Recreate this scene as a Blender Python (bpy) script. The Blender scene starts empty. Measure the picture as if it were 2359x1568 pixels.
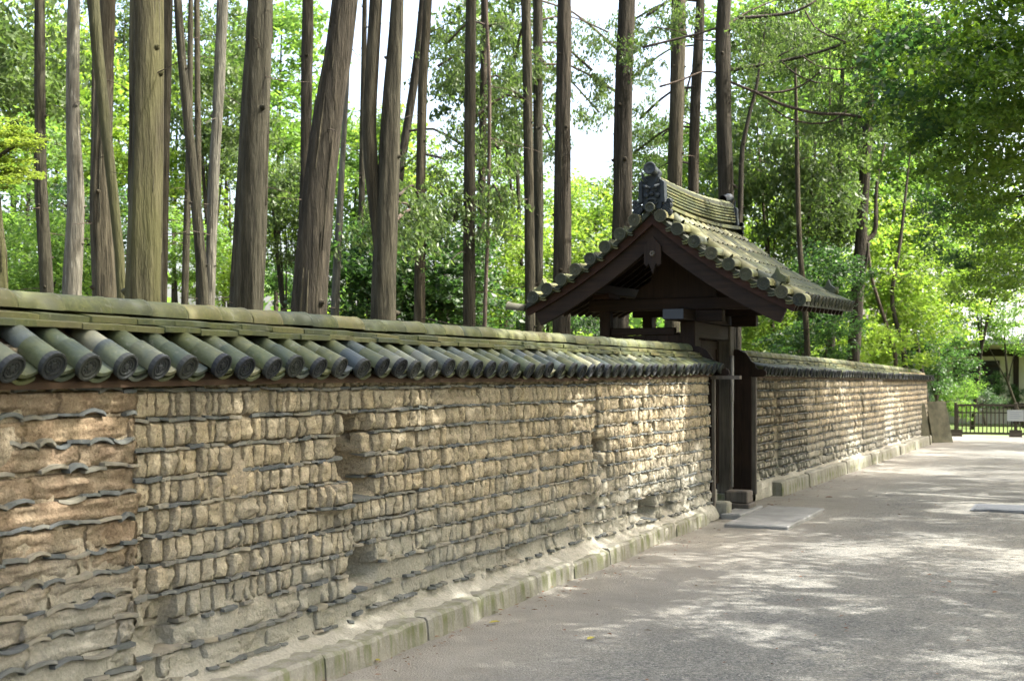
import bpy, math, random
import numpy as np
from mathutils import Vector, Matrix, noise

sc = bpy.context.scene
COL = sc.collection
R = math.radians
rnd = random.Random(7)

# ------------------------------------------------------------------ camera
YAW, HOR, FPX, CH = 24.47, 870.0, 2900.0, 1.6     # yaw off the wall direction, horizon row, focal length in 2359-wide pixels
SN, CS = math.sin(R(YAW)), math.cos(R(YAW))
cam = bpy.data.cameras.new('camera')
cam_ob = bpy.data.objects.new('camera', cam)
COL.objects.link(cam_ob)
cam.sensor_width = 36.0
cam.lens = FPX / 2359 * 36
cam.shift_y = (HOR - 784) / 2359
cam.clip_end = 2000
cam.clip_start = 0.05
cam_ob.location = (0, 0, CH)
cam_ob.rotation_euler = (R(90), 0, R(YAW))
cam.dof.use_dof = True
cam.dof.focus_distance = 9.0
cam.dof.aperture_fstop = 4.5
sc.camera = cam_ob

# ------------------------------------------------------------------ sky, sun, exposure
SUN_EL = 52.0
SUN_H = Vector((0.95, 0.31)).normalized()
sun_dir = Vector((SUN_H.x * math.cos(R(SUN_EL)), SUN_H.y * math.cos(R(SUN_EL)), math.sin(R(SUN_EL))))
w = bpy.data.worlds.new('World')
sc.world = w
w.use_nodes = True
nt = w.node_tree
nt.nodes.clear()
sky = nt.nodes.new('ShaderNodeTexSky')
sky.sky_type = 'NISHITA'
sky.sun_disc = False
sky.sun_elevation = R(SUN_EL)
sky.sun_rotation = math.atan2(SUN_H.x, SUN_H.y)
sky.air_density = 1.0
sky.dust_density = 7.0
sky.ozone_density = 0.1
bg = nt.nodes.new('ShaderNodeBackground')
bg.inputs['Strength'].default_value = 0.15
wo = nt.nodes.new('ShaderNodeOutputWorld')
nt.links.new(sky.outputs[0], bg.inputs[0])
nt.links.new(bg.outputs[0], wo.inputs[0])
sun = bpy.data.lights.new('sun', 'SUN')
sun.energy = 3.2
sun.angle = R(0.5)
sun.color = (1.0, 0.965, 0.90)
sun_ob = bpy.data.objects.new('sun', sun)
COL.objects.link(sun_ob)
sun_ob.rotation_euler = (-sun_dir).to_track_quat('-Z', 'Y').to_euler()
sun_ob.location = (0, 0, 40)
vs = sc.view_settings
sc.display_settings.display_device = 'sRGB'
vs.view_transform = 'Standard'
vs.look = 'None'
vs.gamma = 1.0
vs.use_curve_mapping = False
vs.exposure = 2.55
sc.cycles.use_denoising = True
sc.cycles.max_bounces = 7
sc.cycles.diffuse_bounces = 4
sc.cycles.transmission_bounces = 4
sc.cycles.sample_clamp_indirect = 6.0

# ------------------------------------------------------------------ helpers
def nz(x, y, z=0.0):
    return noise.noise(Vector((x, y, z)))

def at(px, py, Z):
    """world point at forward distance Z that lies in the direction of a measured photo position"""
    xc = (px - 1180) / FPX * Z
    return Vector((-SN * Z + CS * xc, CS * Z + SN * xc, CH + (HOR - py) / FPX * Z))

class MB:
    def __init__(s):
        s.v, s.f = [], []
    def add(s, vs_, fs_, M=None):
        o = len(s.v)
        if M is not None:
            vs_ = [M @ Vector(p) for p in vs_]
        s.v.extend([tuple(p) for p in vs_])
        s.f.extend([tuple(i + o for i in f) for f in fs_])
        return s
    def box(s, a, b, M=None, bev=0.0):
        x0, y0, z0 = a; x1, y1, z1 = b
        if bev <= 0:
            v = [(x0,y0,z0),(x1,y0,z0),(x1,y1,z0),(x0,y1,z0),(x0,y0,z1),(x1,y0,z1),(x1,y1,z1),(x0,y1,z1)]
            f = [(0,3,2,1),(4,5,6,7),(0,1,5,4),(1,2,6,5),(2,3,7,6),(3,0,4,7)]
            return s.add(v, f, M)
        e = bev
        v = []
        for z, i in ((z0, e), (z0 + e, 0), (z1 - e, 0), (z1, e)):
            c = e if i == 0 else e * 2
            X0, X1, Y0, Y1 = x0 + i, x1 - i, y0 + i, y1 - i
            k = e if i == 0 else e * .5
            v += [(X0+k,Y0,z),(X1-k,Y0,z),(X1,Y0+k,z),(X1,Y1-k,z),(X1-k,Y1,z),(X0+k,Y1,z),(X0,Y1-k,z),(X0,Y0+k,z)]
        f = [tuple(range(7, -1, -1)), tuple(range(24, 32))]
        for l in range(3):
            for i in range(8):
                j = (i + 1) % 8
                f.append((l*8+i, l*8+j, l*8+8+j, l*8+8+i))
        return s.add(v, f, M)
    def prism(s, pts, d0, d1, axis='y', M=None):
        """polygon (a,b) extruded along axis; axis y: pts are (x,z); axis x: pts are (y,z); axis z: (x,y)"""
        n = len(pts)
        def mk(p, d):
            return (p[0], d, p[1]) if axis == 'y' else ((d, p[0], p[1]) if axis == 'x' else (p[0], p[1], d))
        v = [mk(p, d0) for p in pts] + [mk(p, d1) for p in pts]
        f = [tuple(range(n)), tuple(range(2*n-1, n-1, -1))]
        f += [((i+1) % n, i, i+n, (i+1) % n + n) for i in range(n)]
        return s.add(v, f, M)
    def tube(s, pts, rad, n=8, cap=True, jit=0.0, seed=0):
        pts = [Vector(p) for p in pts]
        ring = []
        o = len(s.v)
        ref = Vector((1, 0.13, 0))
        for i, p in enumerate(pts):
            d = (pts[min(i+1, len(pts)-1)] - pts[max(i-1, 0)])
            if d.length < 1e-9: d = Vector((0,0,1))
            d.normalize()
            a = ref - d * ref.dot(d)
            if a.length < 1e-4: a = Vector((0,1,0)) - d * d.y
            a.normalize(); b = d.cross(a)
            for k in range(n):
                t = 2 * math.pi * k / n
                r = rad[i]
                if jit: r *= 1 + jit * nz(math.cos(t)*1.3 + seed, math.sin(t)*1.3, p.z * .55 + i*.07) + (.09 * nz(math.cos(t)*5 + seed, math.sin(t)*5, p.z * .6) if n > 14 else 0)
                s.v.append(tuple(p + a * (r * math.cos(t)) + b * (r * math.sin(t))))
        for i in range(len(pts) - 1):
            for k in range(n):
                j = (k + 1) % n
                s.f.append((o+i*n+k, o+i*n+j, o+(i+1)*n+j, o+(i+1)*n+k))
        if cap:
            s.f.append(tuple(o + k for k in range(n-1, -1, -1)))
            m = o + (len(pts)-1)*n
            s.f.append(tuple(m + k for k in range(n)))
        return s
    def lathe(s, prof, n=16, M=None, a0=0.0, a1=None):
        """profile of (axial x, radius) spun about local x; closed unless a1 is given"""
        full = a1 is None
        a1 = 2*math.pi if full else a1
        m = n if full else n + 1
        v, f = [], []
        for (x, r) in prof:
            for k in range(m):
                t = a0 + (a1 - a0) * k / n
                v.append((x, r * math.cos(t), r * math.sin(t)))
        for i in range(len(prof) - 1):
            for k in range(n):
                j = (k + 1) % m
                f.append((i*m+k, i*m+j, (i+1)*m+j, (i+1)*m+k))
        return s.add(v, f, M)
    def mesh(s, name, mat, smooth=False):
        me = bpy.data.meshes.new(name)
        me.from_pydata(s.v, [], s.f)
        if mat: me.materials.append(mat)
        if smooth: me.polygons.foreach_set('use_smooth', [True] * len(me.polygons))
        me.update()
        return me
    def build(s, name, mat, parent=None, smooth=False, kind=None, loc=None):
        return place(s.mesh(name, mat, smooth), name, parent, kind=kind, loc=loc)

def place(me, name, parent=None, M=None, kind=None, loc=None):
    o = bpy.data.objects.new(name, me)
    COL.objects.link(o)
    if parent is not None: o.parent = parent
    if M is not None: o.matrix_basis = M
    if loc is not None: o.location = loc
    if kind: o['kind'] = kind
    return o

def tag(o, label, cat, group=None):
    o['label'] = label; o['category'] = cat
    if group: o['group'] = group
    return o

def thing(name, label, cat, loc=(0,0,0), group=None):
    o = bpy.data.objects.new(name, None)
    COL.objects.link(o)
    o.location = loc
    o.empty_display_size = .2
    return tag(o, label, cat, group)

def TRS(loc, rot=(0,0,0), scl=(1,1,1)):
    return Matrix.LocRotScale(Vector(loc), Matrix.Rotation(rot[2],3,'Z') @ Matrix.Rotation(rot[1],3,'Y') @ Matrix.Rotation(rot[0],3,'X'), Vector(scl))

def lerp_tab(tab, x):
    if x <= tab[0][0]: return tab[0][1]
    for (a, va), (b, vb) in zip(tab, tab[1:]):
        if x <= b: return va + (vb - va) * (x - a) / (b - a)
    return tab[-1][1]

def smooth01(a, b, x):
    t = min(1, max(0, (x - a) / (b - a)))
    return t * t * (3 - 2 * t)

# ------------------------------------------------------------------ materials
class NB:
    def __init__(s, name):
        s.m = bpy.data.materials.new(name)
        s.m.use_nodes = True
        s.t = s.m.node_tree
        s.t.nodes.clear()
        s.out = s.t.nodes.new('ShaderNodeOutputMaterial')
    def n(s, typ, **kw):
        x = s.t.nodes.new(typ)
        for k, v in kw.items(): setattr(x, k, v)
        return x
    def l(s, a, b): s.t.links.new(a, b)
    def pos(s, scale=(1,1,1)):
        g = s.n('ShaderNodeNewGeometry')
        mp = s.n('ShaderNodeMapping')
        mp.inputs['Scale'].default_value = scale
        s.l(g.outputs['Position'], mp.inputs['Vector'])
        return mp.outputs[0]
    def noise(s, vec, scale, detail=4, rough=.55):
        x = s.n('ShaderNodeTexNoise')
        x.inputs['Scale'].default_value = scale
        x.inputs['Detail'].default_value = detail
        x.inputs['Roughness'].default_value = rough
        s.l(vec, x.inputs['Vector'])
        return x.outputs['Fac']
    def ramp(s, fac, stops, interp='LINEAR'):
        x = s.n('ShaderNodeValToRGB')
        cr = x.color_ramp
        cr.interpolation = interp
        while len(cr.elements) < len(stops): cr.elements.new(.5)
        for e, (p, c) in zip(cr.elements, stops):
            e.position = p
            e.color = (*c, 1) if len(c) == 3 else c
        s.l(fac, x.inputs[0])
        return x.outputs[0]
    def mix(s, fac, a, b, typ='MIX'):
        x = s.n('ShaderNodeMix', data_type='RGBA', blend_type=typ)
        for sock, val in ((x.inputs[0], fac), (x.inputs[6], a), (x.inputs[7], b)):
            if hasattr(val, 'is_linked'): s.l(val, sock)
            elif isinstance(val, (int, float)): sock.default_value = val
            else: sock.default_value = (*val, 1)
        return x.outputs[2]
    def math(s, op, a, b=0.0, clamp=False):
        x = s.n('ShaderNodeMath', operation=op, use_clamp=clamp)
        for sock, val in ((x.inputs[0], a), (x.inputs[1], b)):
            if hasattr(val, 'is_linked'): s.l(val, sock)
            else: sock.default_value = val
        return x.outputs[0]
    def z(s):
        g = s.n('ShaderNodeNewGeometry'); x = s.n('ShaderNodeSeparateXYZ')
        s.l(g.outputs['Position'], x.inputs[0])
        return x.outputs
    def rand(s):
        oi = s.n('ShaderNodeObjectInfo'); g = s.n('ShaderNodeNewGeometry')
        return s.math('FRACT', s.math('ADD', oi.outputs['Random'], g.outputs['Random Per Island']))
    def finish(s, col, rough=.9, bump=None, bstr=.3, bdist=.01, spec=.3, metal=0.0):
        p = s.n('ShaderNodeBsdfPrincipled')
        for key, val in (('Base Color', col), ('Roughness', rough), ('Specular IOR Level', spec), ('Metallic', metal)):
            sock = p.inputs[key]
            if hasattr(val, 'is_linked'): s.l(val, sock)
            elif isinstance(val, (int, float)): sock.default_value = val
            else: sock.default_value = (*val, 1)
        if bump is not None:
            b = s.n('ShaderNodeBump')
            b.inputs['Strength'].default_value = bstr
            b.inputs['Distance'].default_value = bdist
            s.l(bump, b.inputs['Height'])
            s.l(b.outputs[0], p.inputs['Normal'])
        s.l(p.outputs[0], s.out.inputs[0])
        return s.m

def mud_mat(name, c_lo, c_hi, red=0.0, var=.35):
    b = NB(name)
    P = b.pos()
    fine = b.noise(P, 60, 5, .7)
    mid = b.noise(P, 9, 4)
    big = b.noise(P, 1.7, 3)
    col = b.ramp(mid, [(.3, c_lo), (.7, c_hi)])
    v = b.ramp(b.rand(), [(0, (1-var, 1-var*.95, 1-var*.9)), (.5, (1,1,1)), (1, (1.12, 1.08, 1.0))])
    col = b.mix(1.0, col, v, 'MULTIPLY')
    if red:
        col = b.mix(b.math('MULTIPLY', b.ramp(b.noise(P, 6, 4), [(.4, (0,0,0)), (.65, (1,1,1))]), red), col, (.155, .088, .055))
    pits = b.ramp(b.noise(P, 130, 2, .6), [(.28, (.30,.27,.23)), (.44, (1,1,1))])
    col = b.mix(.75, col, b.mix(1.0, col, pits, 'MULTIPLY'))
    holes = b.ramp(b.noise(P, 38, 3, .6), [(.3, (.38,.34,.29)), (.4, (1,1,1))])
    col = b.mix(.6, col, b.mix(1.0, col, holes, 'MULTIPLY'))
    col = b.mix(1.0, col, b.ramp(fine, [(.3, (.62,.61,.60)), (.7, (1.32,1.32,1.32))]), 'MULTIPLY')
    # splashed grey dust low on the wall, ragged upper limit
    z = b.z()
    h = b.math('ADD', z[2], b.math('MULTIPLY', b.math('SUBTRACT', big, .5), 1.1))
    dust = b.ramp(h, [(.38, (1,1,1)), (1.25, (0,0,0))])
    dcol = b.ramp(fine, [(.3, (.24, .236, .20)), (.7, (.34, .335, .288))])
    moss = b.ramp(b.noise(P, 5, 5, .65), [(.57, (0,0,0)), (.7, (1,1,1))])
    dcol = b.mix(b.math('MULTIPLY', moss, .3), dcol, (.15, .16, .07))
    col = b.mix(b.math('MULTIPLY', dust, .82), col, dcol)
    # rain-washed rusty top edge under the eave
    top = b.ramp(b.math('ADD', z[2], b.math('MULTIPLY', mid, .12)), [(.805, (0,0,0)), (.83, (1,1,1))]) if False else None
    bump = b.math('ADD', b.math('MULTIPLY', fine, .6), b.noise(P, 22, 5, .65))
    return b.finish(col, .95, bump, 1.0, .016, .12)

def tile_mat(name, stops, moss=.5, rough=.55, lichen=.35):
    b = NB(name)
    P = b.pos()
    col = b.ramp(b.rand(), stops)
    n1 = b.noise(P, 14, 5, .6); n2 = b.noise(P, 55, 4, .65); n3 = b.noise(P, 5, 4, .6)
    col = b.mix(1.0, col, b.ramp(n1, [(.3, (.72,.74,.76)), (.7, (1.2,1.18,1.12))]), 'MULTIPLY')
    m = b.math('MULTIPLY', b.ramp(n3, [(.42, (0,0,0)), (.66, (1,1,1))]), moss)
    col = b.mix(m, col, b.ramp(n2, [(.3, (.06,.075,.024)), (.7, (.135,.14,.044))]))
    lich = b.ramp(b.noise(P, 34, 3, .5), [(.63, (0,0,0)), (.7, (1,1,1))])
    col = b.mix(b.math('MULTIPLY', lich, lichen), col, (.19,.19,.15))
    bump = b.math('ADD', n2, n1)
    return b.finish(col, b.ramp(n1, [(.3, (rough-.12,)*3), (.7, (rough+.18,)*3)]), bump, .3, .006, .25)

def wood_mat(name, c0, c1, axis='z', rough=.75):
    b = NB(name)
    sc_ = {'z': (30, 30, 2.2), 'y': (30, 2.2, 30), 'x': (2.2, 30, 30)}[axis]
    g = b.noise(b.pos(sc_), 1.0, 6, .6)
    k = b.noise(b.pos(), 3.0, 3)
    col = b.ramp(g, [(.3, c0), (.7, c1)])
    col = b.mix(1.0, col, b.ramp(k, [(.3, (.7,.7,.7)), (.7, (1.25,1.2,1.15))]), 'MULTIPLY')
    return b.finish(col, rough, g, .35, .006, .25)

def bark_mat(name, c0, c1, c2, moss=0.0, pale=0.0):
    b = NB(name)
    oi = b.n('ShaderNodeObjectInfo')
    P = b.pos((9, 9, .9))
    g = b.noise(P, 2.2, 7, .68)
    fl = b.noise(b.pos((22, 22, 3.2)), 1.6, 5, .6)
    big = b.noise(b.pos((1.6, 1.6, .55)), 1.0, 3)
    col = b.ramp(g, [(.3, c0), (.5, c1), (.72, c2)])
    col = b.mix(1.0, col, b.ramp(oi.outputs['Random'], [(0, (.75,.78,.78)), (1, (1.2,1.12,1.05))]), 'MULTIPLY')
    col = b.mix(b.math('MULTIPLY', b.ramp(fl, [(.6, (0,0,0)), (.72, (1,1,1))]), .35 + pale * .4), col, tuple(min(.5, c * 1.7) for c in c2))
    if moss:
        mm = b.ramp(b.math('ADD', big, b.math('MULTIPLY', fl, .25)), [(.5, (0,0,0)), (.75, (1,1,1))])
        col = b.mix(b.math('MULTIPLY', mm, moss), col, (.075, .077, .026))
    bump = b.math('ADD', b.math('MULTIPLY', g, 1.6), fl)
    return b.finish(col, .92, bump, .9, .035, .15)

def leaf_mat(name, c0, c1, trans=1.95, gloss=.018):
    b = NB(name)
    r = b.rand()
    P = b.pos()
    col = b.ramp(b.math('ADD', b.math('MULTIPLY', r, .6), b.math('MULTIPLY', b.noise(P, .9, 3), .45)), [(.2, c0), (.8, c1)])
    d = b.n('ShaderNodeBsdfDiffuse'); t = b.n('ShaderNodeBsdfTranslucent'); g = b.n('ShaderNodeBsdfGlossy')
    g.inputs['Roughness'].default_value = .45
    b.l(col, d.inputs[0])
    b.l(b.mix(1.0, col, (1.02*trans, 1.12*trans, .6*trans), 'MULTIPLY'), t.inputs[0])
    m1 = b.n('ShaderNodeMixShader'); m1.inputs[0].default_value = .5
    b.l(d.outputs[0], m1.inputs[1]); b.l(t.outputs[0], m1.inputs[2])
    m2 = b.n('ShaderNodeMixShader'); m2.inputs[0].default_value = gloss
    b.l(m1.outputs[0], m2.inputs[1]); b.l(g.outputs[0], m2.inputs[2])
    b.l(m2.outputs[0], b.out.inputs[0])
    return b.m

M = {}
M['mud'] = mud_mat('mud', (.315, .268, .186), (.405, .352, .255), var=.18)
M['mud_red'] = mud_mat('mud_red', (.21, .163, .108), (.29, .235, .162), red=.35, var=.10)
M['core'] = mud_mat('core', (.265, .222, .155), (.36, .308, .222), var=.05)
M['bed'] = NB('eave_bed').finish((.05,.03,.017), .95)
M['mud_far'] = mud_mat('mud_far', (.355, .302, .215), (.44, .382, .285), red=.04)
M['shard'] = tile_mat('shard', [(0, (.066,.074,.08)), (.4, (.105,.111,.108)), (.75, (.155,.148,.125)), (1, (.21,.19,.148))], moss=.1, rough=.85)
M['tile'] = tile_mat('tile', [(0, (.058,.072,.076)), (.25, (.052,.067,.046)), (.5, (.074,.086,.048)), (.75, (.11,.112,.052)), (.9, (.09,.105,.10)), (1, (.235,.225,.15))], moss=.55, rough=.42)
M['ridge'] = tile_mat('ridge', [(0, (.044,.055,.034)), (.4, (.062,.072,.040)), (.7, (.085,.089,.044)), (1, (.13,.118,.056))], moss=.7, rough=.65)
M['disc'] = tile_mat('disc', [(0, (.017,.020,.025)), (.6, (.027,.030,.033)), (1, (.038,.041,.037))], moss=.1, rough=.7, lichen=.05)
M['gtile'] = tile_mat('gate_tile', [(0, (.055,.063,.044)), (.35, (.08,.087,.05)), (.7, (.118,.117,.057)), (1, (.19,.175,.09))], moss=.7, rough=.5)
M['gdisc'] = tile_mat('gate_disc', [(0, (.028,.032,.028)), (.6, (.044,.048,.036)), (1, (.07,.068,.046))], moss=.2, rough=.75, lichen=.1)
M['oni'] = tile_mat('oni', [(0, (.018,.024,.031)), (1, (.028,.035,.042))], moss=.05, rough=.65, lichen=.05)
M['wood'] = wood_mat('dark_wood', (.009,.005,.0028), (.024,.0135,.0075))
M['wood_x'] = wood_mat('dark_wood_x', (.009,.005,.0028), (.024,.0135,.0075), 'x')
M['wood_y'] = wood_mat('dark_wood_y', (.009,.005,.0028), (.024,.0135,.0075), 'y')
M['wood_red'] = wood_mat('red_brown_wood', (.020,.009,.006), (.040,.018,.011), 'x')
M['wood_old'] = wood_mat('weathered_wood', (.060,.053,.044), (.135,.120,.100))
M['pipe'] = NB('pipe').finish((.36,.35,.33), .5)
M['cap'] = NB('metal_cap').finish((.05,.055,.062), .55, metal=.5)
M['iron'] = NB('barrier_brown').finish((.045,.037,.026), .85)
b = NB('kerb_stone')
P = b.pos()
n1 = b.noise(P, 7, 5, .6); n2 = b.noise(P, 70, 4, .7)
col = b.ramp(n1, [(.3, (.16,.155,.128)), (.7, (.26,.25,.208))])
col = b.mix(1.0, col, b.ramp(n2, [(.3, (.8,.8,.8)), (.7, (1.15,1.15,1.15))]), 'MULTIPLY')
zz = b.z()
drip = b.ramp(b.noise(b.pos((11, 11, 1.2)), 1.0, 4, .6), [(.46, (0,0,0)), (.58, (1,1,1))])
drip = b.math('MULTIPLY', drip, b.ramp(b.math('ADD', zz[2], b.math('MULTIPLY', n1, .1)), [(.08, (.5,.5,.5)), (.145, (1,1,1)), (.215, (.3,.3,.3))]))
col = b.mix(b.math('MULTIPLY', drip, .75), col, (.085,.10,.025))
M['kerb'] = b.finish(col, .92, b.math('ADD', n2, n1), .5, .008, .2)
b = NB('paving_slab')
P = b.pos()
n1 = b.noise(P, 4, 5, .6); n2 = b.noise(P, 90, 3, .7)
M['slab'] = b.finish(b.mix(1.0, b.ramp(n1, [(.3, (.15,.153,.148)), (.7, (.235,.236,.226))]), b.ramp(n2, [(.3, (.85,.85,.85)), (.7, (1.1,1.1,1.1))]), 'MULTIPLY'), .8, n2, .3, .004, .3)
b = NB('mossy_slab')
P = b.pos()
M['mossy_slab'] = b.finish(b.ramp(b.noise(P, 6, 5), [(.3, (.036,.036,.02)), (.7, (.085,.08,.05))]), .9, b.noise(P, 30), .4, .01)
# gravel path
b = NB('gravel')
P = b.pos()
big = b.noise(P, .55, 4, .6); mid = b.noise(P, 3.2, 5, .6); fine = b.noise(P, 48, 4, .75)
vor = b.n('ShaderNodeTexVoronoi'); vor.inputs['Scale'].default_value = 85
b.l(P, vor.inputs['Vector'])
vc = b.n('ShaderNodeSeparateColor'); b.l(vor.outputs['Color'], vc.inputs[0])
sand = b.ramp(mid, [(.3, (.19,.178,.15)), (.7, (.25,.236,.203))])
grit = b.ramp(vc.outputs[0], [(0, (.05,.053,.052)), (.3, (.110,.111,.102)), (.7, (.160,.158,.142)), (1, (.25,.245,.22))])
xs = b.z()
edge = b.ramp(b.math('ADD', xs[0], b.math('ADD', b.math('MULTIPLY', big, 1.6), 2.3)), [(.0, (.15,.15,.15)), (.9, (1,1,1))])
mask = b.math('MULTIPLY', edge, b.ramp(b.math('ADD', b.math('MULTIPLY', mid, .5), b.math('MULTIPLY', fine, .5)), [(.36, (.5,.5,.5)), (.6, (1,1,1))]))
col = b.mix(mask, sand, grit)
col = b.mix(1.0, col, b.ramp(big, [(.3, (.74,.75,.77)), (.7, (1.12,1.11,1.08))]), 'MULTIPLY')
br = b.ramp(b.noise(P, 1.4, 5, .7), [(.60, (0,0,0)), (.72, (1,1,1))])
col = b.mix(b.math('MULTIPLY', br, .3), col, b.ramp(fine, [(.3, (.075,.062,.047)), (.7, (.20,.182,.152))]))
M['gravel'] = b.finish(col, .95, b.math('ADD', b.math('MULTIPLY', vor.outputs['Distance'], -1.2), b.math('MULTIPLY', fine, .8)), .6, .012, .2)
b = NB('forest_floor')
P = b.pos()
M['floor'] = b.finish(b.ramp(b.noise(P, 1.2, 6, .7), [(.3, (.05,.04,.022)), (.55, (.10,.085,.04)), (.75, (.09,.13,.03))]), .95, b.noise(P, 8, 5), .6, .05)
b = NB('lawn')
P = b.pos()
M['lawn'] = b.finish(b.ramp(b.noise(P, 3, 5, .7), [(.3, (.05,.085,.016)), (.7, (.09,.13,.026))]), .95)
M['plaster'] = NB('plaster').finish((.42,.38,.29), .9)
M['dark'] = NB('dark_opening').finish((.015,.014,.013), .8)
M['sign'] = NB('sign_board').finish((.34,.35,.355), .6)
M['ink'] = NB('sign_ink').finish((.22,.24,.28), .7)
M['drain'] = NB('drain_cover').finish((.075,.08,.088), .7, metal=.2)
M['roofg'] = tile_mat('temple_roof', [(0, (.25,.26,.27)), (1, (.36,.36,.35))], moss=.1, rough=.35)
M['bark'] = bark_mat('bark', (.011,.0102,.0068), (.037,.0345,.0225), (.077,.072,.050))
M['bark_moss'] = bark_mat('bark_moss', (.014,.013,.008), (.040,.038,.023), (.08,.076,.047), moss=.5)
M['bark_dark'] = bark_mat('bark_dark', (.009,.008,.0058), (.027,.0245,.0175), (.06,.054,.040))
M['bark_pale'] = bark_mat('bark_pale', (.036,.036,.029), (.09,.09,.073), (.175,.175,.145), pale=.5)
M['twig'] = bark_mat('twig', (.028,.023,.018), (.065,.054,.043), (.12,.10,.082))
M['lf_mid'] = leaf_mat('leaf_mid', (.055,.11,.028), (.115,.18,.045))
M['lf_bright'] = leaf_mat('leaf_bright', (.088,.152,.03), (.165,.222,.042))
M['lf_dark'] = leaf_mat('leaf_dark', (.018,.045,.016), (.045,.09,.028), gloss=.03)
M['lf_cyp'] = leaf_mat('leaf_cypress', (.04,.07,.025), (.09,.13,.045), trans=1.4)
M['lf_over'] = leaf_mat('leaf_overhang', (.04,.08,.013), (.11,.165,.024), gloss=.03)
M['lf_yellow'] = leaf_mat('leaf_yellow', (.13,.18,.03), (.18,.225,.04), trans=1.4)
M['leaf_fallen'] = NB('fallen_yellow').finish((.27,.235,.04), .6)
M['leaf_brown'] = NB('fallen_brown').finish((.13,.06,.03), .7)

# ------------------------------------------------------------------ ground, path
g = MB()
g.add([(-600,-60,-.02),(600,-60,-.02),(600,900,-.02),(-600,900,-.02)], [(0,1,2,3)])
g.build('ground', M['floor'], kind='structure')
g = MB()
nx, ny = 26, 110
X0, X1, Y0, Y1 = -3.9, 3.5, 0.2, 37.2
for j in range(ny + 1):
    y = Y0 + (Y1 - Y0) * (j / ny) ** 1.25
    for i in range(nx + 1):
        x = X0 + (X1 - X0) * i / nx + max(0, y - 16) * .02
        h = .010 + .012 * nz(x * .9, y * .7, 3) + .006 * nz(x * 3, y * 3, 5)
        g.v.append((x, y, max(-.01, h)))
for j in range(ny):
    for i in range(nx):
        a = j * (nx + 1) + i
        g.f.append((a, a + 1, a + nx + 2, a + nx + 1))
g.build('path', M['gravel'], smooth=True, kind='structure')
g = MB()
g.add([(-9,37.6,-.004),(9,37.6,-.004),(9,60,-.004),(-9,60,-.004)], [(0,1,2,3)])
g.build('lawn', M['lawn'], kind='structure')

# ------------------------------------------------------------------ earthen walls
def brick_variant(rg, n=6, flat=False, layer=False):
    b = MB()
    tp = rg.uniform(-.05, .22); ro = rg.uniform(2.6, 4.2)
    sx, sy = rg.uniform(0, 50), rg.uniform(0, 50)
    top_cut = rg.uniform(.6, 1.2)
    idx = {}
    for i in range(n + 1):
        for j in range(n + 1):
            u = -.5 + i / n; v = -.5 + j / n
            a, c = abs(2 * u), abs(2 * v)
            k = max(0, (0 if layer else a ** ro) + (c ** 4 if v < 0 else top_cut * c ** 6) * (.5 if layer else 1))
            x = -.0125 * k - (.004 if flat else 0)
            amp = (.006 if layer else .014) if flat else .014
            x += amp * nz(u * 2.2 + sx, v * 2.2 + sy) + .6 * amp * nz(u * 6 + sx, v * 6 + sy)
            yw = u * (1 - tp * (.5 - v) * (1 if not flat else .1))
            corner = 0 if layer else max(0, a * c - .55) * .12
            y = yw * (1 - corner) + (0 if layer else .035) * nz(v * 3 + sx, u * 2 + 9)
            if layer: x += .012 * nz(u * 9 + sx, v * 1.4 + sy) + .009 * nz(u * 19 + sx, v * 3 + sy)
            zz_ = v * (1 - corner) + .03 * nz(u * 3 + sy, v * 2 + 4)
            idx[i, j] = len(b.v)
            b.v.append((x, y, zz_))
    for i in range(n):
        for j in range(n):
            b.f.append((idx[i,j], idx[i+1,j], idx[i+1,j+1], idx[i,j+1]))
    rim = [idx[i,0] for i in range(n+1)] + [idx[n,j] for j in range(1,n+1)] + [idx[i,n] for i in range(n-1,-1,-1)] + [idx[0,j] for j in range(n-1,0,-1)]
    o = len(b.v)
    for r in rim:
        p = b.v[r]; b.v.append((p[0] - .07, p[1] * .97, p[2] * .97))
    m = len(rim)
    for k in range(m):
        j = (k + 1) % m
        b.f.append((rim[j], rim[k], o + k, o + j))
    return b

def shard_variant(rg, arch=0.0, n=5):
    """broken roof-tile edge: local x outwards, y length -.5..5, z metres"""
    b = MB()
    t = rg.uniform(.006, .0088)
    tilt = rg.uniform(-.006, .006)
    for i in range(n + 1):
        u = -.5 + i / n
        zc = arch * (1 - (2 * u) ** 2) + tilt * 2 * u + .0015 * rg.uniform(-1, 1)
        fx = rg.uniform(-.005, .003) - .012 * max(0, abs(2 * u) - .8) * 5 * .5
        th = t * rg.uniform(.88, 1.1)
        b.v += [(fx - .003, u, zc + th), (fx, u, zc - th * .7), (fx - .004, u, zc - th), (-.12, u, zc - th), (-.12, u, zc + th)]
    for i in range(n):
        for k in range(5):
            j = (k + 1) % 5
            b.f.append((i*5+j, i*5+k, (i+1)*5+k, (i+1)*5+j))
    b.f.append((0,1,2,3,4)); b.f.append(tuple(n*5 + k for k in (4,3,2,1,0)))
    return b

rg = random.Random(11)
BRICKS = [brick_variant(rg, 8) for _ in range(22)]
FLATS = [brick_variant(rg, 10, True) for _ in range(8)]
LAYERS = [brick_variant(rg, 16, True, True) for _ in range(8)]
SHARDS = [shard_variant(rg) for _ in range(10)]
ARCHES = [shard_variant(rg, rg.choice((.006, .012, .016, .02)) * rg.choice((1, 1, 1, -.7)), 6) for _ in range(9)]
BRICKS_LO = [brick_variant(rg, 3) for _ in range(10)]
SHARDS_LO = [shard_variant(rg, 0, 2) for _ in range(6)]

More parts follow.
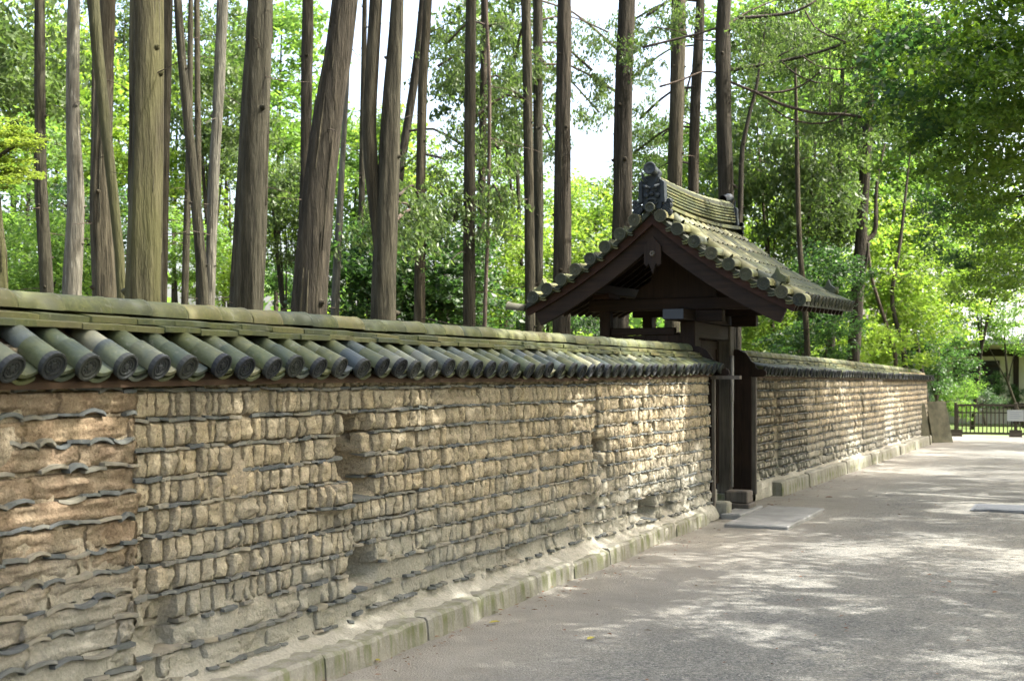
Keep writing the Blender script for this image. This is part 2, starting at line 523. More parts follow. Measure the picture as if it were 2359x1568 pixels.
class Wall:
    """pieces gathered as (variant list key, variant, matrix, distance)"""
    def __init__(s, root, mats):
        s.root, s.items, s.mats = root, {}, mats
    def put(s, name, lib, i, Mx, mat):
        s.items.setdefault((name, mat), []).append((lib, i, Mx))
    def emit(s, limits):
        byname = {}
        for (name, mat), L in s.items.items():
            for it in L: byname.setdefault(name, []).append((it, mat))
        for name, L in byname.items():
            L.sort(key=lambda q: q[0][2].translation.y)
            lim = limits.get(name, 0)
            cache = {}
            rest = {}
            for q, ((lib, i, Mx), mat) in enumerate(L):
                if q < lim:
                    k = (id(lib), i, mat)
                    if k not in cache: cache[k] = lib[i].mesh(name, M[mat], smooth=(name != 'tile_shard'))
                    place(cache[k], name, s.root, Mx)
                else:
                    rest.setdefault(mat, MB()).add(lib[i].v, lib[i].f, Mx)
            for mat, mb in rest.items():
                mb.build(name, M[mat], s.root, smooth=(name != 'tile_shard'), kind='stuff')

def erosion(Y, z):
    """metres by which the near wall face lies behind its plane"""
    e = .013 * nz(Y * .8, z * 1.1, 1) + .010 * nz(Y * 2.6, z * 3, 2)
    low = smooth01(.62, .2, z)
    e += low * (.012 + .035 * nz(Y * 2.1, z * 4.2, 7))
    # open cracks and collapsed hollows
    def pit(y0, z0, ry, rz, d, sh=0.0):
        dy = (Y - y0 - sh * (z - z0)) / ry; dz = (z - z0) / rz
        q = dy * dy * .75 + dz * dz * .85 + .6 * nz(Y * 6, z * 6, 4)
        return (2.2 if d > .09 else 1.3) * d * max(0, 1 - max(0, q) ** 1.2)
    e += pit(6.30, 1.28, .17, .10, .12, -.3)
    e += pit(6.28, 1.12, .14, .13, .17, -.5)
    e += pit(6.38, .98, .13, .08, .10)
    e += pit(6.36, .50, .15, .12, .13, .2)
    e += pit(4.52, .80, .10, .22, .05)
    e += pit(4.62, .46, .16, .12, .09)
    e += pit(7.55, 1.50, .42, .035, .07)
    e += pit(10.32, 1.02, .16, .12, .12)
    e += pit(10.4, .80, .10, .08, .09)
    e += pit(11.55, .36, .25, .13, .11)
    e += pit(12.2, .30, .2, .12, .09)
    e += pit(8.6, .30, .2, .06, .07)
    e -= pit(10.15, .66, .18, .12, .05)
    e -= pit(6.05, .90, .2, .07, .05)
    return e

PANELS = [(2.2, 4.41, 0), (4.41, 6.24, 1), (6.24, 8.2, 2), (8.2, 10.25, 3), (10.25, 12.1, 4), (12.1, 13.86, 5)]
POFF = {0: .012, 1: 0, 2: .004, 3: -.004, 4: .022, 5: .012}
def panel_of(Y):
    for a, b_, k in PANELS:
        if a <= Y < b_: return k
    return 5
EAVE = [(2.0, 1.63), (3.6, 1.64), (5.6, 1.66), (9.2, 1.66), (11.5, 1.675), (13.3, 1.70), (14, 1.705)]
RIDGE = [(2.0, 1.965), (3.9, 1.97), (7.1, 1.975), (14, 1.985)]
FACE = -3.865
def face_x(Y, z):
    return FACE + POFF[panel_of(Y)] + .03 * (1.6 - z) / 1.6 - erosion(Y, z)

ZB, ZT = .13, 1.66
near = thing('earthen_wall', 'long tan mud wall with grey tile courses and tiled coping, left of the gate', 'wall', (-4.1, 8, 0))
near.location = (0, 0, 0)
W1 = Wall(near, M)
rg = random.Random(5)
# tile-course heights and bricks, panel by panel
for (pa, pb, k) in PANELS:
    pitch = .112 if k == 0 else (.134, .130, .131, .120, .122)[k - 1]
    ph = rg.uniform(-.02, .02)
    levels = []
    zc = 1.545 + ph * .3
    while zc > ZB - .02:
        levels.append(zc); zc -= pitch
    def lev(i, Y, k=k, levels=levels):
        wob = .012 * nz(Y * .55, i * 3.1, k * 7) + .005 * nz(Y * 2.3, i * 5.1, k * 3)
        if i < 0: return ZT + .02
        return levels[i] + wob + (.012 * (i / 12) * nz(Y * 1.7, i * 2, 5))
    # shards
    for i in range(len(levels)):
        zc = levels[i]
        Y = pa + .01
        while Y < pb - .02:
            wdt = rg.uniform(.085, .15) if k == 0 else rg.uniform(.055, .115)
            if k == 0 and zc < .55: wdt *= 1.25
            wdt = min(wdt, pb - Y)
            Yc = Y + wdt / 2
            z = lev(i, Yc)
            er = erosion(Yc, z)
            miss = (.03 if k == 0 else .02) if z > .5 else .10
            if z < .33: miss = .3
            if er > .075: miss = .8
            if rg.random() > miss and wdt > .03:
                if k == 0:
                    out = rg.uniform(.006, .022)
                    lib, ii = (ARCHES, rg.randrange(len(ARCHES))) if rg.random() < .72 else (SHARDS, rg.randrange(10))
                    zo = rg.uniform(-.010, .008)
                else:
                    out = rg.uniform(.004, .013) + (.010 if z < .55 else 0)
                    lib, ii = SHARDS, rg.randrange(len(SHARDS))
                    zo = rg.uniform(-.004, .004)
                x = face_x(Yc, z) + out + min(.05, max(0, er - .03) * .6)
                W1.put('tile_shard', lib, ii, TRS((x, Yc, z + zo), (rg.uniform(-.05, .05), rg.uniform(-.06, .16), rg.uniform(-.08, .08)), (1, wdt * 1.06, rg.uniform(.85, 1.2))), 'shard')
            Y += wdt
    # bricks
    for i in range(-1, len(levels) - 1):
        Y = pa + (.02 if k else 0)
        while Y < pb - .015:
            if k == 0:
                wdt = rg.uniform(.45, .9)
            else:
                wdt = rg.choice((rg.uniform(.045, .075), rg.uniform(.06, .10), rg.uniform(.085, .135), rg.uniform(.10, .14)))
                wdt *= .8 if k >= 3 else .87
                if rg.random() < (.07 if i < 8 else .22): wdt = rg.uniform(.16, .30)
            if Y + wdt > pb - .04: wdt = pb - Y - (.004 if k else rg.uniform(-.03, .05))
            Yc = Y + wdt / 2
            zt = lev(i, Yc) - .008; zb = lev(i + 1, Yc) + .008
            zt = min(zt, ZT)
            zm = (zt + zb) / 2
            er = erosion(Yc, zm)
            miss = .015
            if zm < .42: miss = .16
            if zm < .28: miss = .34
            if er > .10: miss = .9
            if rg.random() > miss and wdt > .025:
                lo = smooth01(.75, .25, zm)
                x = face_x(Yc, zm) + rg.uniform(-.009, .009) * (.5 if k == 0 else 1) + rg.uniform(-.02, .008) * lo - (rg.uniform(.01, .035) if k and rg.random() < .1 else 0)
                flat = k == 0 or wdt > .17
                lib = LAYERS if k == 0 else (FLATS if flat else BRICKS)
                ii = rg.randrange(len(lib))
                W1.put('earth_layer' if k == 0 else 'mud_brick', lib, ii,
                       TRS((x, Yc, zm), (rg.uniform(-.05, .05) * (1 + lo) * (0 if flat else 1), rg.uniform(-.10, .10) * (1 + lo), rg.uniform(-.10, .10) * (0 if flat else 1)),
                           (rg.uniform(.9, 1.5) * (1.3 if flat else 1), wdt * (1.05 if k == 0 else 1.0 if flat else rg.uniform(.97, 1.03)), (zt - zb) * rg.uniform(1.02, 1.09))),
                       'mud_red' if k == 0 else 'mud')
            Y += wdt
W1.emit({'mud_brick': 300, 'tile_shard': 300, 'earth_layer': 300})
# packed earth core behind the pieces, slumping forward at the foot
c = MB()
YA, YB = 2.2, 13.84
ny, nzz = 460, 64
for j in range(ny + 1):
    Y = YA + (YB - YA) * j / ny
    for i in range(nzz + 1):
        z = .02 + (1.72 - .02) * i / nzz
        foot = smooth01(.27 + .10 * nz(Y * 1.3, 2.2), .10, z)
        x = FACE + .03 * (1.6 - z) / 1.6 + POFF[panel_of(Y)] - erosion(Y, z) * (1 - .6 * foot) - .030 + .024 * nz(Y * 3.1, z * 4.2, 6) + .012 * nz(Y * 9, z * 11, 5) + .007 * nz(Y * 19, z * 21, 8)
        x += foot * (.035 + .045 * nz(Y * 3.7, z * 5, 9) + .02 * nz(Y * 13, z * 13, 3))
        x += smooth01(.19, .12, z) * (.05 + .013 * max(0, 13 - Y))
        x += .010 * smooth01(.75, .2, z) + .085 * max(0, nz(Y * 1.25, z * 1.9, 55) - .12) * (.6 + .6 * nz(Y * 7, z * 8, 57))
        c.v.append((x, Y, z))
for j in range(ny):
    for i in range(nzz):
        a = j * (nzz + 1) + i
        c.f.append((a, a + nzz + 1, a + nzz + 2, a + 1))
c.box((-4.36, YA, .0), (-4.27, YB, 1.74))
c.box((-4.268, YB - .05, .0), (-3.93, YB - .012, 1.70))
c.box((-4.268, YA, 1.70), (-3.95, YB - .052, 1.735))
c.build('wall_core', M['core'], near, smooth=True)

# ---------------------------------------------------------------- tiled coping of a wall
def cover_tile(r0, r1, L):
    """barrel tile, local +x runs down the slope, end at x=0"""
    b = MB()
    b.lathe([(0, r0), (-L, r1), (-L, r1 - .014), (-.002, r0 - .014)], 12, None, -.35, math.pi + .35)
    return b
def end_disc(r, rim=.2):
    b = MB()
    q = r * (1 - rim)
    b.lathe([(-.02, r * .97), (.0, r), (.006, r * .985), (.007, q * 1.04), (.000, q), (-.002, q * .86), (.003, q * .80), (.003, q * .70), (-.002, q * .64), (-.002, q * .30), (.004, q * .24), (.004, .0005)], 18)
    for k in range(10):
        a = 2 * math.pi * k / 10
        y, z = q * .47 * math.cos(a), q * .47 * math.sin(a)
        s_ = q * .115
        b.add([(.005, y, z), (-.002, y - s_, z), (-.002, y, z - s_), (-.002, y + s_, z), (-.002, y, z + s_)], [(0,2,1),(0,3,2),(0,4,3),(0,1,4)])
    return b
def pan_tile(wd, L):
    b = MB()
    n = 6
    for x, lip in ((0, .004), (-L, 0)):
        for sgn in (1, -1):
            for i in range(n + 1):
                u = -1 + 2 * i / n
                b.v.append((x, u * wd, -.026 * (1 - u * u) + sgn * .008 + lip))
    m = n + 1
    for i in range(n):
        b.f.append((i, i+1, 2*m+i+1, 2*m+i))
        b.f.append((m+i+1, m+i, 3*m+i, 3*m+i+1))
        b.f.append((i+1, i, m+i, m+i+1))
    return b
def noshi(hw, L, th, drop):
    b = MB()
    b.prism([(-hw, -drop), (0, 0), (hw, -drop), (hw, -drop - th), (-hw, -drop - th)], -L/2, L/2, 'y')
    return b
def round_ridge(r, L):
    b = MB()
    Mz = Matrix.Rotation(R(90), 4, 'Z')
    b.lathe([(-L/2, r * .95), (L/2 - .022, r), (L/2 - .02, r * 1.03), (L/2, r * 1.03), (L/2, r * .8), (-L/2, r * .8)], 12, Mz, 0, math.pi)
    b2 = MB()
    b2.add([(x, y, z * 1.0) for x, y, z in b.v], b.f)
    return b2

ME = {}
ME['cover_lo'] = cover_tile(.0585, .0565, .150).mesh('cover_tile', M['tile'], True)
ME['cover_up'] = cover_tile(.052, .0505, .20).mesh('cover_tile', M['tile'], True)
ME['disc'] = end_disc(.061).mesh('tile_end', M['disc'], False)
ME['pan'] = pan_tile(.066, .38).mesh('pan_tile', M['tile'], False)
ME['noshi_a'] = [noshi(.165, .268, .024, .026).mesh('noshi_tile', M['ridge']) , noshi(.165, .30, .026, .03).mesh('noshi_tile', M['ridge'])]
ME['noshi_b'] = [noshi(.125, .268, .024, .022).mesh('noshi_tile', M['ridge']) , noshi(.125, .295, .026, .025).mesh('noshi_tile', M['ridge'])]
ME['round'] = [round_ridge(.078, .262).mesh('ridge_tile', M['ridge'], True), round_ridge(.079, .30).mesh('ridge_tile', M['ridge'], True)]

def coping(root, ya, yb, xoff, eave, ridge, seed, pitch=.2143):
    rg = random.Random(seed)
    xe, xr = -3.742, -4.1
    y = ya
    while y < yb:
        ze = eave(y) + rg.uniform(-.009, .008)
        xo = xoff(y)
        zr = ridge(y)
        top = (xe - .22, zr - .205)
        sl = math.atan2(top[1] - ze, .22)
        yaw = rg.uniform(-.07, .07)
        yy = y + rg.uniform(-.012, .012)
        out = rg.uniform(-.014, .016)
        Mt = TRS((xe + xo + out, yy, ze), (rg.uniform(-.06,.06), sl, yaw))
        lo = place(ME['cover_lo'], 'cover_tile', root, Mt)
        place(ME['disc'], 'tile_end', lo, TRS((.004, 0, 0), (rg.uniform(0, 6.2), rg.uniform(-.06, .06), rg.uniform(-.05, .05))))
        place(ME['cover_up'], 'cover_tile', root, Mt @ TRS((-.148, rg.uniform(-.004, .004), rg.uniform(-.001, .004)), (0, 0, rg.uniform(-.05, .05))))
        # pan tiles between, two thick lips at the eave
        ym = yy + pitch / 2
        for q in (0, 1):
            place(ME['pan'], 'pan_tile', root, TRS((xe + xo - .035 - .012 * q + rg.uniform(-.008, .008), ym + rg.uniform(-.008, .008), ze - .012 - .027 * q), (rg.uniform(-.05, .05), sl * .92, rg.uniform(-.03, .03)), (1, 1, 1)))
        y += pitch
    # roof bed under the tiles
    b = MB()
    n = 24
    for i in range(n + 1):
        Y = ya - .08 + (yb - ya + .1) * i / n
        xo, ze, zr = xoff(Y), eave(Y), ridge(Y)
        b.v += [(xe + xo - .07, Y, ze - .062), (xe + xo - .07, Y, ze - .088), (-4.1 + xo, Y, ze - .07), (-4.47 + xo, Y, ze - .075), (-4.49 + xo, Y, ze - .03), (xr + xo, Y, zr - .12)]
    for i in range(n):
        for k in range(6):
            j = (k + 1) % 6
            b.f.append((i*6+k, i*6+j, (i+1)*6+j, (i+1)*6+k))
    b.f.append((5,4,3,2,1,0)); b.f.append(tuple(n*6+k for k in range(6)))
    b.build('roof_bed', M['bed'], root)
    # stacked ridge courses
    for mes, dz, L0 in ((ME['noshi_a'], .108, .27), (ME['noshi_b'], .078, .27), (ME['round'], .078, .262)):
        y = ya - .07 + rg.uniform(0, .1)
        while y < yb - .1:
            q = 1 if rg.random() < .35 else 0
            L = .262 if q == 0 else .296
            yc = y + L / 2
            sag = .006 * nz(yc * 1.1, dz * 40, seed) + .003 * rg.uniform(-1, 1)
            place(mes[q], mes[q].name.split('.')[0], root, TRS((xr + xoff(yc) + rg.uniform(-.008, .008), yc, ridge(yc) - dz + sag), (rg.uniform(-.012, .012), rg.uniform(-.03, .03), rg.uniform(-.02, .02))))
            y += L + .003

coping(near, 2.3, 13.88, lambda y: 0.0, lambda y: lerp_tab(EAVE, y), lambda y: lerp_tab(RIDGE, y), 21)

# ---------------------------------------------------------------- far wall
far = thing('earthen_wall', 'farther tan mud wall with tiled coping, running from the gate to the fence', 'wall')
def fx(Y): return max(0.0, Y - 16) * .0215
FEAVE = [(15.9, 1.69), (22, 1.665), (32.6, 1.60)]
FRIDGE = [(15.9, 1.965), (22, 1.93), (28, 1.86), (31.8, 1.81), (32.6, 1.76)]
FSTEP = [(15.95, -.03), (17.15, -.03), (17.2, .035), (20.8, .03), (23.3, .02), (23.35, .055), (25.5, .055), (25.55, -.02), (32.6, -.03)]
def fface(Y, z):
    return FACE + fx(Y) + lerp_tab(FSTEP, Y) + .03 * (1.6 - z) / 1.6 - .012 * nz(Y * .8, z, 31) - .012 * nz(Y * 2.5, z * 3, 33) * (1 + 1.5 * smooth01(.6, .2, z))
W2 = Wall(far, M)
rg = random.Random(9)
FB = .20
pitch = .117
nl = int((1.56 - FB) / pitch)
for i in range(nl + 1):
    Y = 15.97
    while Y < 32.4:
        wdt = rg.uniform(.07, .13)
        z = 1.55 - i * pitch + .012 * nz(Y * .6, i * 3.3, 41)
        if rg.random() > (.08 if z > .5 else .25):
            W2.put('tile_shard', SHARDS_LO, rg.randrange(6), TRS((fface(Y, z) + rg.uniform(.004, .014), Y + wdt/2, z), (rg.uniform(-.05,.05), rg.uniform(-.05,.12), 0), (1, wdt * .98, 1)), 'shard')
        Y += wdt
for i in range(-1, nl):
    Y = 15.97
    while Y < 32.4:
        rough_part = Y < 17.2
        wdt = rg.uniform(.07, .15)
        zt = 1.55 - i * pitch - .01; zb = zt - pitch + .02
        if i < 0: zt, zb = 1.65, 1.56
        zm = (zt + zb) / 2
        if rg.random() > (.02 if zm > .5 else .15):
            W2.put('mud_brick', BRICKS_LO, rg.randrange(10), TRS((fface(Y, zm) + rg.uniform(-.008, .006) * (2 if rough_part else 1), Y + wdt/2, zm + .012 * nz(Y * .6, i * 3.3, 41)), (rg.uniform(-.05,.05), rg.uniform(-.07,.07), rg.uniform(-.06,.06)), (1, wdt, (zt - zb))), 'mud_far')
        Y += wdt
W2.emit({'mud_brick': 300, 'tile_shard': 300})
c = MB()
ny, nzz = 190, 26
YA, YB = 15.96, 32.5
for j in range(ny + 1):
    Y = YA + (YB - YA) * j / ny
    for i in range(nzz + 1):
        z = .02 + 1.70 * i / nzz
        x = fface(Y, z) - .05 + .012 * nz(Y * 7, z * 9, 6) + smooth01(.34, .18, z) * (.07 + .03 * nz(Y * 3, 4))
        c.v.append((x, Y, z))
for j in range(ny):
    for i in range(nzz):
        a = j * (nzz + 1) + i
        c.f.append((a, a + nzz + 1, a + nzz + 2, a + 1))
c.prism([(-4.36, YA), (-4.02, YA), (-4.02 + fx(YB), YB), (-4.36 + fx(YB), YB)], 0.0, 1.70, 'z')
c.prism([(-4.36 + fx(YB), 0), (-3.9 + fx(YB), 0), (-3.9 + fx(YB), 1.62), (-4.36 + fx(YB), 1.62)], YB - .06, YB + .004, 'y')
c.build('wall_core', M['core'], far, smooth=False)
coping(far, 16.02, 32.6, fx, lambda y: lerp_tab(FEAVE, y), lambda y: lerp_tab(FRIDGE, y), 22)

# ---------------------------------------------------------------- stone kerbs
def kerb(label, ya, yb, xf, h0, seed):
    root = thing('stone_kerb', label, 'kerb')
    rg = random.Random(seed)
    y = ya
    while y < yb - .1:
        L = min(rg.uniform(.7, 1.25), yb - y)
        b = MB()
        n = 16
        hh = h0 + rg.uniform(-.012, .012)
        xo = rg.uniform(-.014, .014)
        for i in range(n + 1):
            Y = y + .006 + (L - .012) * i / n
            e = .012 if i in (0, n) else 0
            X = xf(Y) + xo - e + .013 * nz(Y * 5, 1.2, seed) + .006 * nz(Y * 17, 2.2, seed)
            H = hh - e * .6 + .012 * nz(Y * 4, 6.2, seed) + .007 * nz(Y * 15, 3.2, seed)
            b.v += [(X + .008, Y, -.05), (X, Y, H * .55), (X - .006, Y, H - .018), (X - .024, Y, H), (X - .38, Y, H + .006), (X - .38, Y, -.05)]
        for i in range(n):
            for k in range(6):
                j = (k + 1) % 6
                b.f.append((i*6+j, i*6+k, (i+1)*6+k, (i+1)*6+j))
        b.f.append((0,1,2,3,4,5)); b.f.append(tuple(n*6+k for k in (5,4,3,2,1,0)))
        b.build('kerb_stone', M['kerb'], root)
        y += L
kerb('mossy low stone kerb along the foot of the near mud wall', 2.2, 13.5, lambda y: -3.735 + .0165 * max(0, 13 - y), .145, 3)
kerb('taller stone kerb along the foot of the far mud wall past the gate', 16.9, 32.0, lambda y: -3.70 + fx(y), .215, 4)

# ------------------------------------------------------------------ gate
gate = thing('temple_gate', 'dark wooden gate with tiled gable roof between the two mud walls', 'gate')
RX, ZR = -4.35, 3.46
def zr(d): return ZR - (.88 * d - .14 * d * d)
def slope(d): return math.atan(.88 - .28 * d)
YG0, YG1 = 13.2, 16.8
DF, DB = 1.60, 1.56
# roof boards and pan bed
for sgn, D in ((1, DF), (-1, DB)):
    b = MB()
    n = 10
    for i in range(n + 1):
        d = D * i / n
        for y in (YG0 + .06, YG1 - .06):
            b.v += [(RX + sgn * d, y, zr(d)), (RX + sgn * d, y, zr(d) - .05)]
    for i in range(n):
        a = i * 4
        b.f += [(a, a+2, a+6, a+4), (a+1, a+5, a+7, a+3), (a, a+4, a+5, a+1), (a+2, a+3, a+7, a+6)]
    b.f += [(0, 1, 3, 2), (n*4, n*4+2, n*4+3, n*4+1)]
    b.build('roof_slope', M['gdisc'], gate)
gt = cover_tile(.063, .0627, .285).mesh('barrel_tile', M['gtile'], True)
gp = pan_tile(.062, .30).mesh('pan_tile', M['gtile'])
gd = end_disc(.071).mesh('tile_end', M['gdisc'])
gv = cover_tile(.067, .064, .30).mesh('verge_tile', M['gtile'], True)
rg = random.Random(3)
rows = [13.57 + .212 * i for i in range(15)]
for sgn, D in ((1, DF), (-1, DB)):
    nseg = 6
    for iy, y in enumerate(rows):
        big = 1.16 if iy == 0 else 1.0
        for s_ in range(nseg):
            d = D - .275 * s_
            if d < .06: continue
            z = zr(d) + .026
            Mt = TRS((RX + sgn * (d + .02), y + rg.uniform(-.004, .004), z), (0, slope(d - .13), 0 if sgn > 0 else math.pi), (1, big, big))
            if sgn < 0:
                Mt = TRS((RX - d - .02, y, z), (0, 0, math.pi)) @ TRS((0,0,0), (0, slope(d - .13), 0), (1, big, big))
            o = place(gt, 'barrel_tile', gate, Mt)
            if s_ == 0:
                place(gd, 'tile_end', o, TRS((.004, 0, 0), (rg.uniform(0, 6), 0, 0)))
        if sgn > 0:
            ym = y + .106
            for s_ in range(1):
                for q in (0, 1):
                    place(gp, 'pan_tile', gate, TRS((RX + D + .01 - .012 * q, ym, zr(D) + .012 - .024 * q), (0, slope(D), 0)))
# verge barrels whose ends face out of the gable, with small pan tiles between
def verge(sgn, d0, dd, n):
    for i in range(n):
        d = d0 + dd * i
        z = zr(d) + .022
        Mt = TRS((RX + sgn * d, YG0 + rg.uniform(-.008, .008), z), (0, .03, -math.pi / 2))
        o = place(gv, 'verge_tile', gate, Mt)
        place(gd, 'tile_end', o, TRS((.004, 0, 0), (rg.uniform(0, 6), 0, 0)))
        if i:
            dm = d - dd * .5
            place(gp, 'pan_tile', gate, TRS((RX + sgn * dm, YG0 + .03, zr(dm) - .005), (sgn * slope(dm), 0, -math.pi / 2), (1, 1, 1)))
            place(gp, 'pan_tile', gate, TRS((RX + sgn * dm, YG0 + .045, zr(dm) - .03), (sgn * slope(dm), 0, -math.pi / 2), (1, 1, 1)))
verge(1, .13, .188, 9)
verge(-1, .17, .176, 8)
b = MB()   # flared corner tile at the rear eave
b.lathe([(0, .075), (-.05, .062), (-.22, .055), (-.22, .03), (-.02, .035), (0, .05)], 12, TRS((0,0,0), (0, -.10, math.pi)), -.4, math.pi + .4)
b.build('corner_tile', M['gdisc'], gate, True, loc=(RX - 1.74, YG0 + .06, zr(1.6) - .0))
# bargeboards and fascia
for sgn, D in ((1, DF), (-1, DB)):
    def strip(name, y0, y1, o0, o1, D0, D1, mat, n=12):
        b = MB()
        for i in range(n + 1):
            d = D0 + (D1 - D0) * i / n
            cs_ = math.cos(slope(d)); t4 = (i / n) ** 4
            for o in (o0, o1):
                dd = d - t4 * math.sin(slope(d)) * (o - o0)
                zz_ = zr(dd) - o / cs_
                for y in (y0, y1):
                    b.v.append((RX + sgn * dd, y, zz_))
        for i in range(n):
            a = i * 4
            b.f += [(a, a+4, a+5, a+1), (a+2, a+3, a+7, a+6), (a, a+2, a+6, a+4), (a+1, a+5, a+7, a+3)]
        b.f += [(0, 1, 3, 2), (n*4, n*4+2, n*4+3, n*4+1)]
        b.build(name, M[mat], gate)
    strip('fascia', YG0 + .10, YG0 + .14, .045, .125, 0, D - .02, 'wood_red')
    strip('bargeboard', YG0 + .15, YG0 + .21, .10, .288, 0, D - .12, 'wood_x')
    for i in range(12):
        strip('rafter', YG0 + .38 + .25 * i, YG0 + .44 + .25 * i, .05, .125, .03, D - .05, 'wood_x', 5)
# gable pendant
b = MB()
pts = [(-.115, .02), (-.11, .24), (0, .36), (.11, .24), (.115, .02), (.075, -.01), (.05, .03), (.022, -.035), (0, -.10), (-.022, -.035), (-.05, .03), (-.075, -.01)]
b.prism(pts, 0, .045, 'y')
pend = b.build('pendant', M['wood'], gate, loc=(RX, YG0 + .10, 2.84))
pend.scale = (.86, 1, .9)
b = MB()
b.lathe([(0, .001), (.02, .014), (.022, .03), (.008, .038), (0, .04)], 6, TRS((0, -.001, .145), (0, 0, -math.pi / 2)))
b.build('boss', M['wood_old'], pend)
# posts
def post(x, y, z0, z1, s, mat='wood'):
    b = MB(); b.box((-s/2, -s/2, 0), (s/2, s/2, z1 - z0), None, .012)
    return b.build('post', M[mat], gate, loc=(x, y, z0))
for y in (14.2, 15.8):
    post(-4.19, y, .13, 2.26, .18, 'wood_old' if y > 15 else 'wood')
    post(-5.22, y, .10, 2.62, .13)
def beam(name, a, c, mat='wood_y'):
    b = MB(); b.box(a, c, None, .01)
    return b.build(name, M[mat], gate)
beam('ridge_beam', (RX - .07, 13.45, 3.08), (RX + .07, 16.55, 3.26))
beam('purlin', (-3.66, 13.42, 2.585), (-3.54, 16.58, 2.70))
beam('purlin', (-5.28, 13.42, 2.56), (-5.16, 16.58, 2.675))
mb_ = beam('main_beam', (-4.375, 13.75, 2.262), (-4.12, 16.25, 2.385))
b = MB(); b.box((-4.368, 13.735, 2.268), (-4.127, 13.748, 2.379)); b.build('metal_cap', M['cap'], mb_)
for y in (14.2, 15.8):
    beam('tie_beam', (-5.42, y - .075, 2.39), (-3.46, y + .075, 2.53), 'wood_x')
    beam('arm_beam', (-4.10, y - .06, 2.25), (-3.78, y + .06, 2.386), 'wood_x')
    b = MB()
    b.prism([(-.50, 0), (-.44, .12), (-.30, .20), (-.26, .46), (-.05, .62), (.05, .62), (.26, .46), (.30, .20), (.44, .12), (.50, 0)], y - .035, y + .035, 'y')
    b.build('gable_panel', M['wood'], gate, loc=(RX, 0, 2.532))
    beam('bracket', (-3.68, y - .16, 2.532), (-3.52, y + .16, 2.583), 'wood_red')
    beam('bracket', (-5.32, y - .20, 2.535), (-5.12, y + .20, 2.60), 'wood_red')
    # boarding that closes the flank: single planks
    for i in range(6):
        x0 = -5.155 + .144 * i
        b = MB(); b.box((x0 + .002, y - .018, .12), (x0 + .142, y + .012 + .004 * (i % 2), 2.10)); b.build('plank', M['wood'], gate)
    beam('rail', (-5.155, y - .04, 2.102), (-4.355, y + .03, 2.19), 'wood_x')
    
# doors, each a frame of stiles and rails round three planks
for y0, y1 in ((14.305, 14.995), (15.005, 15.695)):
    b = MB()
    b.box((-4.295, y0, .26), (-4.245, y0 + .08, 2.06)); b.box((-4.295, y1 - .08, .26), (-4.245, y1, 2.06))
    d_ = b.build('door_leaf', M['wood'], gate)
    for z in (.26, 1.1, 1.96):
        b = MB(); b.box((-4.292, y0 + .081, z), (-4.248, y1 - .081, z + .10)); b.build('rail', M['wood_y'], d_)
    for i in range(3):
        a = y0 + .082 + (y1 - y0 - .164) * i / 3
        b = MB(); b.box((-4.28, a + .002, .362), (-4.26, a + (y1 - y0 - .164) / 3 - .002, 1.958)); b.build('plank', M['wood'], d_)
beam('lintel', (-4.26, 14.30, 2.07), (-4.12, 15.70, 2.255))
# threshold in two tiers, stone post footings
b = MB(); b.box((-3.90, 14.50, .01), (-3.56, 14.84, .13), None, .012); b.box((-3.865, 14.53, .132), (-3.59, 14.81, .27), None, .012)
b.build('step', M['wood_old'], gate)
b = MB()
b.prism([(-.17, 0), (.17, 0), (.15, .09), (.12, .13), (-.12, .13), (-.15, .09)], -.17, .17, 'y')
pf = b.mesh('post_footing', M['kerb'])
for x, y in ((-4.19, 14.2), (-4.19, 15.8)):
    place(pf, 'post_footing', gate, TRS((x, y, 0)))
for y, k in ((15.82, 1), (14.02, 0)):
    for i in range(2):
        b = MB(); b.box((-4.095 + .12 * i, y - .015, .10), (-3.977 + .12 * i, y + .012 + .004 * i, 1.62 if k else 1.60)); b.build('plank', M['wood'], gate)
b = MB(); b.box((-3.85, 13.93, 0), (-3.66, 14.10, .20), None, .02); b.box((-3.95, 13.95, .0), (-3.855, 14.2, .33), None, .02)
b.build('footing_block', M['kerb'], gate)
# cloud-cut boards that close the coping ends, end boards of the mud walls
cloud = [(-.27, 0), (.30, 0), (.335, .03), (.33, .07), (.29, .095), (.235, .09), (.20, .12), (.185, .17), (.14, .20), (.11, .25), (.07, .30), (-.02, .345), (-.14, .35), (-.27, .30)]
b = MB(); b.prism(cloud, -.022, .022, 'y')
cl = b.mesh('end_board', M['wood'])
place(cl, 'end_board', gate, TRS((-4.02, 15.915, 1.615)))
place(cl, 'end_board', gate, TRS((-3.98, 13.935, 1.615)))
for y0, y1 in ((13.885, 13.915), (15.895, 15.935)):
    b = MB(); b.box((-4.32, y0, .12), (-3.835, y1, 1.612)); b.build('jamb_board', M['wood'], gate)
b = MB(); b.box((-3.833, 13.865, .08), (-3.80, 13.915, 1.60)); b.build('jamb_strip', M['wood_old'], gate)
b = MB(); b.box((-3.90, 15.84, .12), (-3.80, 15.893, 1.61), None, .008); b.build('jamb_post', M['wood_old'], gate)
b = MB(); b.box((-3.83, 13.80, 1.585), (-3.50, 13.90, 1.625)); b.build('end_sill', M['wood_old'], gate)
# pale conduit up the front post
b = MB(); b.tube([(-4.075, 15.70, .22), (-4.075, 15.70, 1.30), (-4.077, 15.70, 1.88)], [.017] * 3, 8)
b.tube([(-4.075, 15.70, 1.30), (-4.075, 15.70, 1.88)], [.023] * 2, 8)
b.build('pipe', M['pipe'], gate, True)

